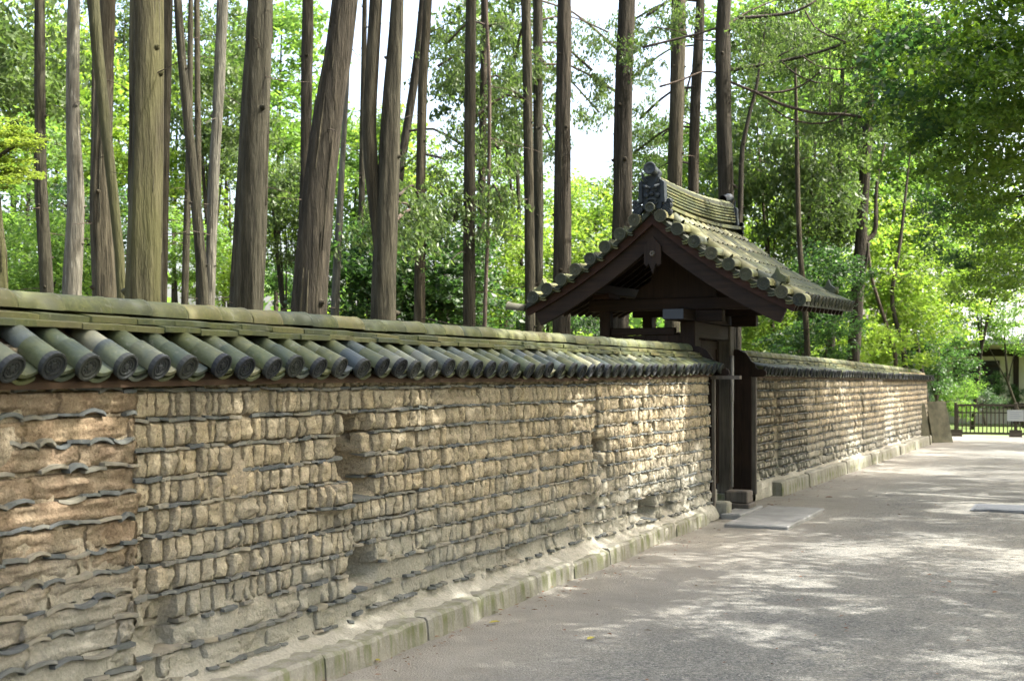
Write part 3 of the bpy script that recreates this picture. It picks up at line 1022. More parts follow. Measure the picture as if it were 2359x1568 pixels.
# main ridge
ridge = MB()
def zt(y): return 3.485 + .055 * ((y - 14.9) / 1.7) ** 2 + .006 * (y - 13.36)
n = 12
for i in range(n + 1):
    y = 13.36 + 3.12 * i / n
    z = zt(y)
    ridge.v += [(RX - .10, y, z - .26), (RX + .10, y, z - .26), (RX + .095, y, z + .27), (RX - .095, y, z + .27)]
for i in range(n):
    for k in range(4):
        j = (k + 1) % 4
        ridge.f.append((i*4+k, i*4+j, (i+1)*4+j, (i+1)*4+k))
ridge.f += [(3,2,1,0), (n*4, n*4+1, n*4+2, n*4+3)]
rdg = ridge.build('main_ridge', M['gdisc'], gate)
rb = noshi(.205, .28, .035, .05).mesh('noshi_tile', M['gtile'])
rn = [noshi(.140 - .006 * i, .27, .018, .014).mesh('noshi_tile', M['ridge']) for i in range(6)]
rr = round_ridge(.075, .27).mesh('ridge_tile', M['ridge'], True)
for lay in range(8):
    y = 13.36 + (.0 if lay % 2 else -.12) + .12
    while y < 16.40:
        yc = y + .135
        tz = zt(yc) + (0.0 if lay == 0 else .035 + .037 * (lay - 1))
        tilt = -math.atan((zt(yc + .1) - zt(yc - .1)) / .2)
        me_ = rb if lay == 0 else (rn[lay - 1] if lay < 7 else rr)
        z_ = tz + (.015 if lay == 0 else .02)
        if lay == 7: z_ = zt(yc) + .245
        place(me_, me_.name.split('.')[0], rdg, TRS((RX + rg.uniform(-.004, .004), yc, z_), (-tilt, 0, 0)))
        y += .272
# ogre tile at the ridge end
def ogre(y0, flip):
    b = MB()
    body = [(-.11, .0), (-.125, .06), (-.145, .10), (-.14, .30), (-.105, .37), (-.07, .42), (.07, .42), (.105, .37), (.14, .30), (.145, .10), (.125, .06), (.11, 0)]
    b.prism(body, -.02, .07, 'y')
    for sg in (-1, 1):   # side fins and scrolls
        b.prism([(sg * .12, .09), (sg * .175, .07), (sg * .165, .33), (sg * .125, .36)][::sg], -.05, .05, 'y')
        for (cx, cz, r) in ((.205, .035, .055), (.20, -.045, .06), (.165, -.005, .045), (.225, .09, .035)):
            b.lathe([(-.06, r * .9), (-.0, r), (.012, r * .8), (.006, r * .6), (.014, r * .4), (.006, r * .15), (.006, .001)], 12, TRS((sg * cx, -.035, cz), (0, 0, -math.pi / 2)))
        # brow, horn, eye, cheek, fang
        b.tube([(sg * .02, -.05, .26), (sg * .06, -.075, .275), (sg * .11, -.045, .30)], [.018, .022, .014], 7)
        b.tube([(sg * .07, -.05, .34), (sg * .10, -.065, .39), (sg * .115, -.06, .45), (sg * .118, -.05, .475)], [.024, .021, .012, .003], 7)
        b.lathe([(0, .022), (.018, .018), (.026, .001)], 8, TRS((sg * .05, -.035, .235), (0, 0, -math.pi / 2)))
        b.lathe([(0, .042), (.022, .03), (.032, .001)], 8, TRS((sg * .075, -.022, .17), (0, 0, -math.pi / 2)))
        b.tube([(sg * .05, -.05, .11), (sg * .055, -.06, .075)], [.012, .002], 6)
    b.lathe([(0, .034), (.035, .026), (.048, .001)], 8, TRS((0, -.02, .19), (0, 0, -math.pi / 2)))
    b.prism([(-.07, .115), (.07, .115), (.055, .135), (-.055, .135)], -.05, -.01, 'y')
    b.prism([(-.06, .06), (.06, .06), (.085, .085), (-.085, .085)], -.045, -.01, 'y')
    o = b.build('ogre_tile', M['oni'], gate, True)
    o.data.polygons.foreach_set('use_smooth', [False] * len(o.data.polygons))
    o.matrix_basis = TRS((RX, y0, 3.44 + (.03 if flip else .02)), (0, 0, math.pi if flip else 0), (.88, 1, .88))
    b = MB()   # upright finial cylinder on top, leaning outwards
    b.lathe([(-.30, .055), (-.02, .066), (0, .082), (.008, .080), (.009, .062), (0, .052), (-.002, .02), (.006, .001)], 18, TRS((0, -.10, .50), (0, -.12, -math.pi / 2)))
    b.build('finial', M['oni'], o, True)
    b = MB()
    b.lathe([(-.3, .055), (-.02, .058), (0, .066), (.008, .064), (.009, .05), (0, .046), (-.002, .02), (.006, .001)], 18, TRS((0, -.11, .01), (0, 0, -math.pi / 2)))
    b.build('ridge_end', M['gdisc'], o, True)
ogre(13.33, False)
ogre(16.50, True)
def small_oni(x, y, z, sx, mat):
    b = MB()
    b.prism([(-.09, 0), (.10, 0), (.085, .06), (.03, .10), (.0, .175), (-.03, .10), (-.07, .06)], -.055, .055, 'y')
    b.lathe([(0, .05), (.03, .045), (.035, .001)], 10, TRS((.09, 0, .03)))
    b.build('eave_ornament', M[mat], gate, loc=(x, y, z)).scale = (sx, 1, 1)
small_oni(RX + 1.33, 13.58, zr(1.33) + .085, 1, 'gtile')
small_oni(RX + 1.33, 16.54, zr(1.33) + .075, 1, 'gtile')
small_oni(RX - 1.42, 13.58, zr(1.42) + .085, -1, 'gtile')

# the old roof has settled towards its near gable: lean it slightly
Mlean = Matrix.Translation((0, 13.2, 3)) @ Matrix.Rotation(.026, 4, 'X') @ Matrix.Translation((0, -13.2, -3))
for ch in gate.children:
    if ch.name.split('.')[0] in ('roof_slope', 'barrel_tile', 'verge_tile', 'pan_tile', 'main_ridge', 'ogre_tile', 'eave_ornament', 'rafter', 'fascia', 'purlin', 'ridge_beam', 'corner_tile'):
        ch.matrix_basis = Mlean @ ch.matrix_basis
# ------------------------------------------------------------------ paving at the gate, drain, leaning slabs
b = MB(); b.box((-3.50, 13.15, -.02), (-2.82, 15.2, .052), None, .012)
tag(b.build('paving_slab', M['slab']), 'large flat grey stone slab lying on the gravel before the gate', 'paving slab')
b = MB(); b.box((-3.74, 13.88, -.02), (-3.505, 14.96, .075), None, .012)
tag(b.build('paving_slab', M['slab']), 'narrow grey stone step slab against the gate threshold', 'paving slab')
dr = thing('drain_cover', 'dark grey rectangular drain cover set in the gravel on the right', 'drain cover', (-.95, 16.35, 0))
b = MB(); b.box((-.30, -.42, -.02), (.52, .42, .024)); b.build('frame', M['drain'], dr)
for i in range(7):
    b = MB(); b.box((-.26, -.38 + .11 * i, .0245), (.48, -.29 + .11 * i, .034)); b.build('bar', M['drain'], dr)
def lean_slab(loc, w_, h_, t_, lean, rz, label):
    b = MB(); b.prism([(-w_/2, 0), (w_/2, 0), (w_/2 * .97, h_ * .97), (w_/2 * .8, h_), (-w_/2 * .9, h_ * .985), (-w_/2, h_ * .9)], 0, t_, 'y')
    o = tag(b.build('stone_slab', M['mossy_slab']), label, 'stone slab')
    o.matrix_world = TRS(loc, (-lean, 0, rz))
    return o
lean_slab((-3.44, 31.3, .0), .36, 1.02, .13, .20, R(52), 'nearer mossy stone slab leaning at the far end of the mud wall')
lean_slab((-3.16, 32.5, .0), .62, 1.06, .14, .24, R(48), 'wider mossy stone slab leaning at the far wall corner, behind the first')

# ------------------------------------------------------------------ barrier fence at the path's end
fence = thing('barrier_fence', 'low black picket barrier with a white notice across the path end', 'fence', (-3.2, 36.2, 0))
ang = math.atan2(.8, 2.0) * .35
fence.rotation_euler = (0, 0, ang)
Lf = 4.6
for z, t in ((.86, .028), (.66, .018), (.30, .018), (.10, .03)):
    b = MB(); b.box((0, -t, z - t), (Lf, t, z + t)); b.build('rail', M['iron'], fence)
npk = int(Lf / .105)
b = MB(); b.tube([(0,0,0), (0,0,.76)], [.016, .016], 6); pk = b.mesh('picket', M['iron'])
for i in range(npk):
    place(pk, 'picket', fence, TRS((.06 + .105 * i, .022, .11)))
b = MB(); b.box((-.04, -.04, .03), (.04, .04, .93), None, .008); pm = b.mesh('post', M['iron'])
b = MB(); b.prism([(-.11, 0), (.11, 0), (.09, .06), (.05, .12), (.04, .2), (-.04, .2), (-.05, .12), (-.09, .06)], -.16, .16, 'x'); fm = b.mesh('foot', M['iron'])
for x in (0, 1.52, 3.05, 4.6):
    place(pm, 'post', fence, TRS((x, 0, 0)))
    if x != 3.05: place(fm, 'foot', fence, TRS((x, 0, 0)))
b = MB(); b.box((1.30, -.062, .44), (1.72, -.045, .74)); sg = b.build('notice', M['sign'], fence)
for i in range(4):
    b = MB(); b.box((1.36 , -.0635, .675 - .055 * i), (1.66 - .06 * (i % 2), -.0622, .69 - .055 * i)); b.build('print_line', M['ink'], sg)

# ------------------------------------------------------------------ temple building beyond the fence
hall = thing('temple_hall', 'plaster walled temple building with grey tiled roof beyond the barrier', 'building')
hx, hy = -4.6, 47.0
def hb(name, a, c, mat, parent=None, bev=0):
    b = MB(); b.box(a, c, None, bev); return b.build(name, M[mat], parent or hall)
hb('wall', (hx, hy, 0), (hx + 12, hy + 6, 3.3), 'plaster')
for i in range(5):
    hb('pillar', (hx - .06 + 2.4 * i, hy - .10, 0), (hx + .12 + 2.4 * i, hy + .05, 3.2), 'wood')
hb('sill_beam', (hx + .12, hy - .06, .55), (hx + 9.5, hy - .003, .72), 'wood_x')
hb('head_beam', (hx + .12, hy - .07, 2.35), (hx + 9.5, hy - .003, 2.6), 'wood_x')
for i, x in enumerate((hx + .35, hx + 4.9)):
    wn = hb('window', (x, hy - .045, 1.0), (x + 1.55, hy - .003, 2.2), 'dark')
    for k in range(4):
        hb('slat', (x, hy - .07, 1.12 + .29 * k), (x + 1.55, hy - .047, 1.17 + .29 * k), 'wood', wn)
b = MB()
b.prism([(hy - 1.3, 2.75), (hy - 1.3, 2.9), (hy + 1.0, 3.95), (hy + 3, 5.2), (hy + 5, 3.95), (hy + 7.3, 2.9), (hy + 7.3, 2.75)], hx - 1.1, hx + 13, 'x')
rf = b.build('roof', M['roofg'], hall)
rm = MB()
rm.prism([(-.09, 0), (-.06, .07), (0, .095), (.06, .07), (.09, 0)], 0, 1, 'y')
for i in range(36):
    x = hx - 1.0 + .38 * i
    for (ya_, za_), (yb_, zb_) in (((hy - 1.3, 2.9), (hy + 1.0, 3.95)), ((hy + 1.0, 3.95), (hy + 3, 5.2))):
        Lr = math.hypot(yb_ - ya_, zb_ - za_)
        b = MB(); b.prism([(-.07, .002), (-.05, .06), (0, .08), (.05, .06), (.07, .002)], 0, Lr, 'y')
        b.build('roll', M['roofg'], rf).matrix_basis = TRS((x, ya_, za_), (math.atan2(zb_ - za_, yb_ - ya_), 0, 0))
b = MB(); b.box((hx - 1.2, hy + 2.85, 5.1), (hx + 13.1, hy + 3.15, 5.5), None, .04); b.build('ridge', M['roofg'], rf)
# white-roofed outbuilding seen through the leaves
shed = thing('outbuilding', 'small building whose pale sunlit roof shows through the leaves at right', 'building')
sx_, sy_ = -9.3, 50.0
b = MB(); b.box((sx_, sy_, 0), (sx_ + 4.2, sy_ + 4, 3.0)); b.build('wall', M['plaster'], shed)
b = MB(); b.prism([(sx_ - .7, 4.5), (sx_ - .55, 4.6), (sx_ + 4.9, 2.9), (sx_ + 4.9, 2.75)], sy_ - .6, sy_ + 4.6, 'y'); b.build('roof', M['roofg'], shed)

# ------------------------------------------------------------------ foliage meshes
def leaf_cloud(name, mat, n, ncl, rad, leaf, aspect=.55, seed=0, shell=.45, clr=.24, up=.8, droop=0.0, flat=.55):
    rs = np.random.RandomState(seed)
    d = rs.normal(size=(ncl, 3)); d /= np.linalg.norm(d, axis=1)[:, None]
    rr_ = (shell + (1 - shell) * rs.rand(ncl)) ** .7
    cen = d * rr_[:, None]
    wgt = rs.rand(ncl) ** 1.5 + .25
    pick = rs.choice(ncl, n, p=wgt / wgt.sum())
    cr = clr * (.6 + .8 * rs.rand(ncl))
    off = rs.normal(size=(n, 3)) * np.array([1, 1, flat])
    ln = np.linalg.norm(off, axis=1)[:, None]
    off = off / np.maximum(ln, 1e-6) * np.minimum(ln, 1.9)
    p = cen[pick] + off * cr[pick][:, None] * .62
    p[:, 2] -= droop * (off[:, 0] ** 2 + off[:, 1] ** 2) * cr[pick] * .35
    p = p * np.array(rad)
    nrm = rs.normal(size=(n, 3)); nrm[:, 2] = np.abs(nrm[:, 2]) * .6 + up
    nrm /= np.linalg.norm(nrm, axis=1)[:, None]
    t = rs.normal(size=(n, 3)); t[:, 2] -= droop * 2
    t -= nrm * (t * nrm).sum(1)[:, None]; t /= np.linalg.norm(t, axis=1)[:, None]
    s_ = np.cross(nrm, t)
    L = leaf * (.6 + .8 * rs.rand(n))[:, None]
    W_ = L * aspect
    V = np.empty((n, 4, 3))
    V[:, 0] = p - t * L * .5; V[:, 1] = p + s_ * W_ * .5 + t * L * .05 - nrm * L * .08
    V[:, 2] = p + t * L * .5; V[:, 3] = p - s_ * W_ * .5 + t * L * .05 - nrm * L * .08
    me = bpy.data.meshes.new(name)
    me.vertices.add(n * 4); me.vertices.foreach_set('co', V.reshape(-1).astype(np.float32))
    me.loops.add(n * 4); me.loops.foreach_set('vertex_index', np.arange(n * 4, dtype=np.int32))
    me.polygons.add(n); me.polygons.foreach_set('loop_start', np.arange(0, n * 4, 4, dtype=np.int32))
    me.polygons.foreach_set('loop_total', np.full(n, 4, dtype=np.int32))
    me.materials.append(M[mat])
    me.update(calc_edges=True)
    return me
LF = {}
for key in ('lf_mid', 'lf_bright', 'lf_dark', 'lf_cyp'):
    for q in range(3):
        cyp = key == 'lf_cyp'
        LF[key, q] = leaf_cloud('crown', key, 2900, 40, (1, 1, .8), .088 if not cyp else .10, .55 if not cyp else .42, 17 * q + len(key), .35, .27, .8 if not cyp else .3, .9 if cyp else .15)
for q in range(3):
    LF['over', q] = leaf_cloud('crown', 'lf_over', 17000, 120, (1, 1, .62), .036, .55, 70 + q, .15, .13, 1.0, .15)
    LF['thin', q] = leaf_cloud('crown', 'lf_over', 11500, 90, (1, 1, .62), .038, .55, 370 + q, .15, .13, 1.0, .15)
    LF['hangd', q] = leaf_cloud('crown', 'lf_dark', 4600, 60, (1, 1, .8), .062, .58, 270 + q, .15, .20, .9, .25, .4)
    LF['hang', q] = leaf_cloud('crown', 'lf_over', 4600, 60, (1, 1, .8), .062, .58, 170 + q, .15, .20, .9, .25, .4)
    LF['spray', q] = leaf_cloud('foliage', 'lf_cyp', 800, 11, (1, .55, .45), .085, .42, 90 + q, .2, .27, .3, 1.2)
LF['yel', 0] = leaf_cloud('crown', 'lf_yellow', 1500, 16, (1, .8, .55), .10, .5, 99, .2, .3, 1.2, .2, .25)

# ------------------------------------------------------------------ tall trunks behind the wall
def trunk_mesh(pts, r0, r1, H, mat, seed, parent, n=12, flare=1.35, limb=False):
    """pts bottom to top as world points; run down to the ground and up to height H"""
    P = [Vector(p) for p in pts]
    if not limb:
        d = (P[1] - P[0]); k = P[0].z / max(.3, d.z)
        base = P[0] - Vector((d.x, d.y, 0)) * min(k, 1.0) * .6; base.z = -.05
        P = [base, base.lerp(P[0], .3)] + P
    dt = P[-1] - P[-2]; dt.normalize()
    if H > P[-1].z:
        stp = (H - P[-1].z) / 3
        for i in range(3):
            nd = dt.lerp(Vector((0, 0, 1)), .35); nd.normalize()
            P.append(P[-1] + nd * stp)
    # resample smoothly
    Q, rad = [], []
    tot = sum((b_ - a_).length for a_, b_ in zip(P, P[1:]))
    acc = 0
    zv0, zv1 = pts[0][2] if not isinstance(pts[0], Vector) else pts[0].z, pts[-1][2] if not isinstance(pts[-1], Vector) else pts[-1].z
    for i in range(len(P) - 1):
        p0 = P[max(0, i-1)]; p1 = P[i]; p2 = P[i+1]; p3 = P[min(len(P)-1, i+2)]
        m = max(2, int((p2 - p1).length / .35))
        for k in range(m):
            t = k / m
            q = .5 * ((2*p1) + (p2 - p0) * t + (2*p0 - 5*p1 + 4*p2 - p3) * t*t + (3*p1 - p0 - 3*p2 + p3) * t*t*t)
            Q.append(q)
    Q.append(P[-1])
    for q in Q:
        t = (q.z - zv0) / max(.5, zv1 - zv0)
        r = r0 + (r1 - r0) * min(1, max(-.4, t))
        if t > 1: r = r1 * max(.12, 1 - (q.z - zv1) / max(1, H - zv1 + .01) * .85)
        if not limb: r *= 1 + (flare - 1) * max(0, 1 - q.z / .9) ** 2
        rad.append(r)
    b = MB(); b.tube(Q, rad, n, True, .16, seed)
    # knots where branches were shed
    rg_ = random.Random(seed)
    if not limb and r0 > .06:
        for _ in range(16):
            i = rg_.randrange(2, max(3, int(len(Q) * .7)))
            a = rg_.uniform(0, 6.28); r = rad[i]
            dv = Vector((math.cos(a), math.sin(a), .25))
            c_ = Q[i] + dv * r * .86
            b.tube([c_ - dv * .03, c_ + dv * r * .22, c_ + dv * (r * .3 + .02)], [r * .26 + .006, r * .18 + .004, .004], 6)
    return b.build('trunk', M[mat], parent, True), Q, rad

def bark_strips(parent, Q, rad, seed, mat):
    rg_ = random.Random(seed + 500)
    b = MB()
    for _ in range(120):
        i0 = rg_.randrange(1, max(2, len(Q) - 4))
        if not .8 < Q[i0].z < 6.5: continue
        a = rg_.uniform(0, 6.28); wd = rg_.uniform(.06, .14); m = rg_.choice((1, 1, 2))
        lift = rg_.uniform(.01, .05)
        o = len(b.v)
        t0, t1 = rg_.uniform(0, .6), rg_.uniform(.5, 1)
        for k in range(m + 2):
            f = (k + (t0 if k == 0 else 0)) if k <= m else m + t1
            i = min(len(Q) - 2, i0 + int(f)); q = Q[i].lerp(Q[i+1], f - int(f)); r = rad[i]
            e = .35 if k in (0, m + 1) else 1
            lf = 1.01 + lift * (.4 if k in (0, m + 1) else rg_.uniform(.6, 1.2)) + (.05 if k == 0 and rg_.random() < .4 else 0)
            aa = a + rg_.uniform(-.03, .03)
            for s_ in (-1, 0, 1):
                t = aa + s_ * wd * e
                rr_ = r * (lf if s_ == 0 else .97)
                b.v.append((q.x + rr_ * math.cos(t), q.y + rr_ * math.sin(t), q.z))
        for k in range(m + 1):
            for c in range(2):
                p = o + k * 3 + c
                b.f.append((p, p + 1, p + 4, p + 3))
    if b.v: b.build('bark_strips', M[mat], parent, False, kind='stuff')

def twigs(parent, Q, rad, nn, seed, zmin=2.0, zmax=9):
    rg_ = random.Random(seed + 99)
    b = MB()
    c = [i for i, q in enumerate(Q) if zmin < q.z < zmax]
    if not c: return
    for _ in range(nn):
        i = rg_.choice(c)
        a = rg_.uniform(0, 6.28)
        L = rg_.uniform(.2, .6 if rad[0] > .15 else 1.3)
        p = Q[i].copy(); d = Vector((math.cos(a), math.sin(a), rg_.uniform(-.1, .35)))
        pts = [p]
        for k in range(4):
            d = d + Vector((rg_.uniform(-.3, .3), rg_.uniform(-.3, .3), rg_.uniform(-.25, .15)))
            d.normalize(); pts.append(pts[-1] + d * L / 4)
        b.tube(pts, [.009, .006, .005, .004, .002], 5)
    b.build('twigs', M['twig'], parent, True, kind='stuff')

# material, forward distance, photo-measured axis (bottom to top), widths, height, label
TR = [
 ('bark_moss', 9.0, [(6,655),(0,560),(-14,420)], 26, 22, 9, 'mossy trunk cut off by the left edge of view'),
 ('bark', 17, [(108,665),(94,420),(92,200),(92,0)], 30, 22, 13, 'brownish grey straight trunk second from the left edge'),
 ('bark_pale', 16, [(166,668),(175,480),(168,250),(171,0)], 42, 25, 13, 'pale grey sunlit trunk left of the leaning mossy stem'),
 ('bark', 24, [(205,665),(214,500),(216,320)], 16, 12, 14, 'thin grey trunk half hidden behind the pale grey trunk'),
 ('bark', 15, [(243,670),(233,450),(240,220),(249,0)], 54, 33, 14, 'brown trunk with the curved mossy stem crossing before it'),
 ('bark_moss', 13.5, [(280,674),(268,520),(252,360),(232,180),(215,0)], 22, 27, 12, 'slender curved mossy stem crossing in front of a brown trunk'),
 ('bark_moss', 12.5, [(332,682),(336,400),(337,180),(338,0)], 82, 70, 15, 'thickest straight mossy olive trunk on the left'),
 ('bark', 20, [(376,680),(380,400),(384,180),(388,0)], 20, 22, 14, 'grey trunk showing just behind the thickest mossy trunk'),
 ('bark', 26, [(426,685),(434,410),(437,250)], 17, 14, 15, 'thin grey trunk in the gap right of the thickest mossy trunk'),
 ('bark', 17, [(470,690),(446,410),(428,230),(410,0)], 25, 18, 13, 'brown trunk curving left that splits from a shared base'),
 ('bark_pale', 17.3, [(484,690),(493,410),(505,205),(513,0)], 23, 26, 14, 'knotty pale trunk rising upright beside the curving brown one'),
 ('bark', 27, [(458,420),(456,256),(454,0)], 13, 13, 15, 'thin grey trunk far behind the forked pair'),
 ('bark', 13, [(569,702),(585,360),(593,180),(600,0)], 78, 56, 15, 'thick brown trunk leaning slightly right, fibrous bark, left of the leaning dark one'),
 ('bark_dark', 19, [(696,700),(703,460),(707,200),(710,0)], 25, 26, 14, 'dark narrow trunk behind the big leaning trunk'),
 ('bark_dark', 12.6, [(713,708),(739,410),(764,205),(795,0)], 80, 58, 14, 'thick dark trunk leaning clearly to the right with split bark'),
 ('bark_pale', 20, [(772,713),(785,460),(795,280),(802,150)], 20, 10, 11, 'pale slim trunk just right of the big leaning trunk'),
 ('bark', 22, [(831,718),(834,410),(838,200)], 17, 13, 13, 'thin reddish grey trunk left of the forked tree'),
 ('bark', 19, [(967,733),(969,460),(974,205),(987,0)], 26, 18, 14, 'slim straight trunk right of the forked tree'),
 ('bark_dark', 22, [(915,500),(928,360),(945,250),(962,130)], 20, 19, 12, 'slanting dark trunk between the forked tree and a slim one'),
 ('bark', 19, [(1081,745),(1082,360),(1085,50)], 29, 24, 14, 'straight brown trunk left of a thin curved stem'),
 ('bark_dark', 23, [(1105,745),(1113,300),(1117,0)], 19, 16, 14, 'dark trunk tucked behind the straight brown one'),
 ('twig', 20, [(1118,700),(1125,500),(1128,200),(1119,0)], 9, 8, 11, 'very thin wavy stem right of the straight brown trunk'),
 ('bark', 21, [(1222,755),(1219,460),(1216,230),(1212,0)], 24, 21, 14, 'left of two close straight trunks beside the gate roof'),
 ('bark', 23, [(1240,755),(1241,500),(1240,250),(1239,0)], 22, 23, 14, 'right of two close straight trunks beside the gate roof'),
 ('bark_dark', 19, [(1293,762),(1296,500),(1297,300),(1301,0)], 41, 32, 15, 'sturdy dark straight trunk rising behind the left gate eave'),
 ('bark_dark', 19.5, [(1425,760),(1434,500),(1436,250),(1444,0)], 46, 38, 15, 'dark straight trunk rising just left of the roof ornament'),
 ('bark', 21, [(1549,760),(1555,425),(1559,250),(1564,0)], 37, 30, 15, 'straight trunk rising behind the gate ridge, nearest the ornament'),
 ('bark_dark', 23, [(1590,760),(1597,435),(1602,250),(1612,50)], 28, 22, 14, 'narrow dark trunk second behind the gate ridge'),
 ('bark', 23, [(1858,760),(1842,552),(1838,420)], 14, 11, 9, 'short dark trunk standing alone in bright leaves right of the roof'),
 ('bark_dark', 22, [(1700,600),(1706,480),(1712,333),(1742,205)], 17, 8, 8, 'thin stem curving right beside the far ridge end'),
 ('bark', 27, [(1915,815),(1922,680),(1931,512),(1940,205)], 16, 10, 12, 'slim pale trunk left of the dark forked trunk by the far wall'),
 ('twig', 27, [(1918,790),(1909,665),(1884,435)], 9, 6, 9, 'thinnest stem leaning left beside the slim pale trunk'),
 ('twig', 30, [(2083,815),(2056,704),(2060,640),(2074,560)], 11, 8, 8, 'thin bent dark stem right of the dark forked trunk'),
 ('twig', 29, [(2062,815),(2040,740),(2012,655),(2002,590)], 9, 7, 8, 'thin stem slanting left among the bright leaves at right'),
 ('bark_dark', 30, [(1912,600),(1912,525),(1912,425)], 11, 9, 11, 'short dark trunk far off in the pale leaves above the eave tip'),
 ('bark_dark', 31, [(1781,620),(1781,540),(1779,470)], 9, 7, 10, 'small dark trunk just above the right roof slope'),
]
rg = random.Random(77)
TREES = []
for i, (mt, Z, axis, w0, w1, H, label) in enumerate(TR):
    pts = [at(x, y, Z) for x, y in axis]
    root = thing('slim_tree' if w0 < 20 else 'cypress_tree', label, 'tree', group='trees behind the mud wall')
    o, Q, rad = trunk_mesh(pts, w0 / 2 / FPX * Z, w1 / 2 / FPX * Z, H, mt, i * 3 + 1, root, 30 if w0 > 35 else 14)
    twigs(root, Q, rad, 9, i)
    if w0 > 22: bark_strips(root, Q, rad, i, 'bark_pale' if mt == 'bark_pale' else 'bark_dark' if i % 2 else 'bark')
    top = Q[-1]
    TREES.append((root, Q, rad, label))
    for k in range(1):
        me = LF['lf_cyp', (i + k) % 3]
        f = 1 - k * .24
        s_ = rg.uniform(1.2, 1.6) * (.7 if w0 < 20 else 1)
        place(me, 'crown', root, TRS((top.x + rg.uniform(-.3, .3), top.y + rg.uniform(-.3, .3), top.z - 1.1 * k - .2), (0, 0, rg.uniform(0, 6)), (s_ * (.7 + .2 * k), s_ * (.7 + .2 * k), s_ * .9)))

def limb(root, pts, r0, r1, mat, seed):
    o, Q, rad = trunk_mesh(pts, r0, r1, -1, mat, seed, root, 8, 1, True)
    o.name = 'limb'
    return Q
# the forked tree: one base, two limbs
root = thing('forked_tree', 'tree whose trunk forks low into two upright limbs, mid left', 'tree', group='trees behind the mud wall')
Z = 15.0
k = Z / FPX / 2
trunk_mesh([at(885,728,Z), at(887,600,Z), at(893,440,Z), at(905,205,Z), at(916,-20,Z)], 60*k, 30*k, 14, 'bark', 301, root, 26)
limb(root, [at(884,690,Z), at(876,560,Z), at(862,446,Z), at(851,307,Z), at(859,150,Z), at(868,-20,Z), at(880,-300,Z), at(890,-900,Z)], 36*k, 26*k, 'bark', 302)
place(LF['lf_cyp', 0], 'crown', root, TRS(at(890, -1000, Z), (0,0,1), (1.6, 1.6, 1.5)))
# the tree with long bare boughs behind the gate ridge
root = thing('boughed_tree', 'dark tree sending long bare boughs right above the gate roof', 'tree', group='trees behind the mud wall')
Z = 18.5; k = Z / FPX / 2
o, Q, rad = trunk_mesh([at(1676,760,Z), at(1674,435,Z), at(1668,256,Z), at(1666,77,Z), at(1670,-20,Z)], 40*k, 33*k, 15, 'bark_dark', 311, root)
for j, (pl, r0) in enumerate((
    ([(1672,165),(1705,158),(1765,148),(1850,130),(1925,108),(2000,76),(2060,40)], 15),
    ([(1672,185),(1740,212),(1790,236),(1840,252),(1890,262),(1940,263),(1985,270)], 8),
    ([(1672,62),(1700,42),(1735,22),(1790,0),(1850,-20)], 9),
    ([(1700,42),(1760,38),(1830,28),(1880,2)], 11),
    ([(1740,212),(1780,214),(1830,205),(1870,182),(1905,150)], 8),
    ([(1855,24),(1875,60),(1910,82),(1960,100)], 5),
    ([(1770,238),(1810,270),(1870,285),(1920,278),(1950,255)], 5),
    ([(1790,132),(1850,100),(1890,84),(1950,78)], 5),
    ([(1660,170),(1620,165),(1570,185),(1520,200)], 6),
    ([(1664,60),(1610,78),(1560,90),(1480,110)], 7),
    ([(1664,95),(1610,92),(1555,70),(1500,62)], 5),
    ([(1800,140),(1830,168),(1880,190),(1960,196)], 5),
    ([(1850,130),(1880,150),(1930,160),(2010,150)], 5),
    )):
    dz = random.Random(j).uniform(-.4, .4)
    limb(root, [at(x, y, Z + dz * t / max(1, len(pl)-1)) for t, (x, y) in enumerate(pl)], r0*k*.68, 1.6*k, 'twig' if j else 'bark', 320 + j)
for j, (x, y, s_) in enumerate(((1960,60,1.0),(2030,30,1.1),(1900,190,.8),(1960,150,.9),(1850,20,.9),(1780,60,.7),(1960,250,.8),(1900,270,.7),(2040,110,.9),(1740,120,.5),(1820,100,.6),(1520,60,.7),(1490,130,.6),(1560,30,.6))):
    place(LF['spray', j % 3], 'foliage', root, TRS(at(x, y + 12, Z + rg.uniform(-.8, .8)), (rg.uniform(-.3,.3), rg.uniform(-.3,.3), rg.uniform(0,6)), (s_,)*3))
place(LF['lf_cyp', 1], 'crown', root, TRS(Q[-1], (0,0,0), (1.7, 1.7, 1.6)))
# dark forked trunk by the far wall
root = thing('forked_tree', 'dark forked trunk rising behind the far wall, right of the gate eave', 'tree', group='trees behind the mud wall')
Z = 26.0; k = Z / FPX / 2
o, Q, rad = trunk_mesh([at(1966,830,Z), at(1972,745,Z), at(1986,512,Z), at(2002,256,Z), at(2007,195,Z)], 32*k, 20*k, 7.5, 'bark_dark', 341, root)
limb(root, [at(1988,560,Z), at(2008,545,Z+.1), at(2018,520,Z+.1), at(2018,460,Z+.2), at(2024,400,Z+.3), at(2040,330,Z+.3)], 12*k, 4*k, 'bark_dark', 342)
limb(root, [at(1975,700,Z), at(1996,600,Z-.2), at(2002,560,Z-.2)], 12*k, 6*k, 'bark_dark', 343)
for j, (x, y) in enumerate(((1970,480),(1975,390),(1990,300))):
    limb(root, [at(1995,y,Z), at(1960,y-25,Z+.2), at(1915,y-10,Z+.4)], 5*k, 2*k, 'twig', 350 + j)
place(LF['lf_mid', 0], 'crown', root, TRS(at(2000, 60, Z), (0,0,0), (1.3, 1.3, 1.2)))

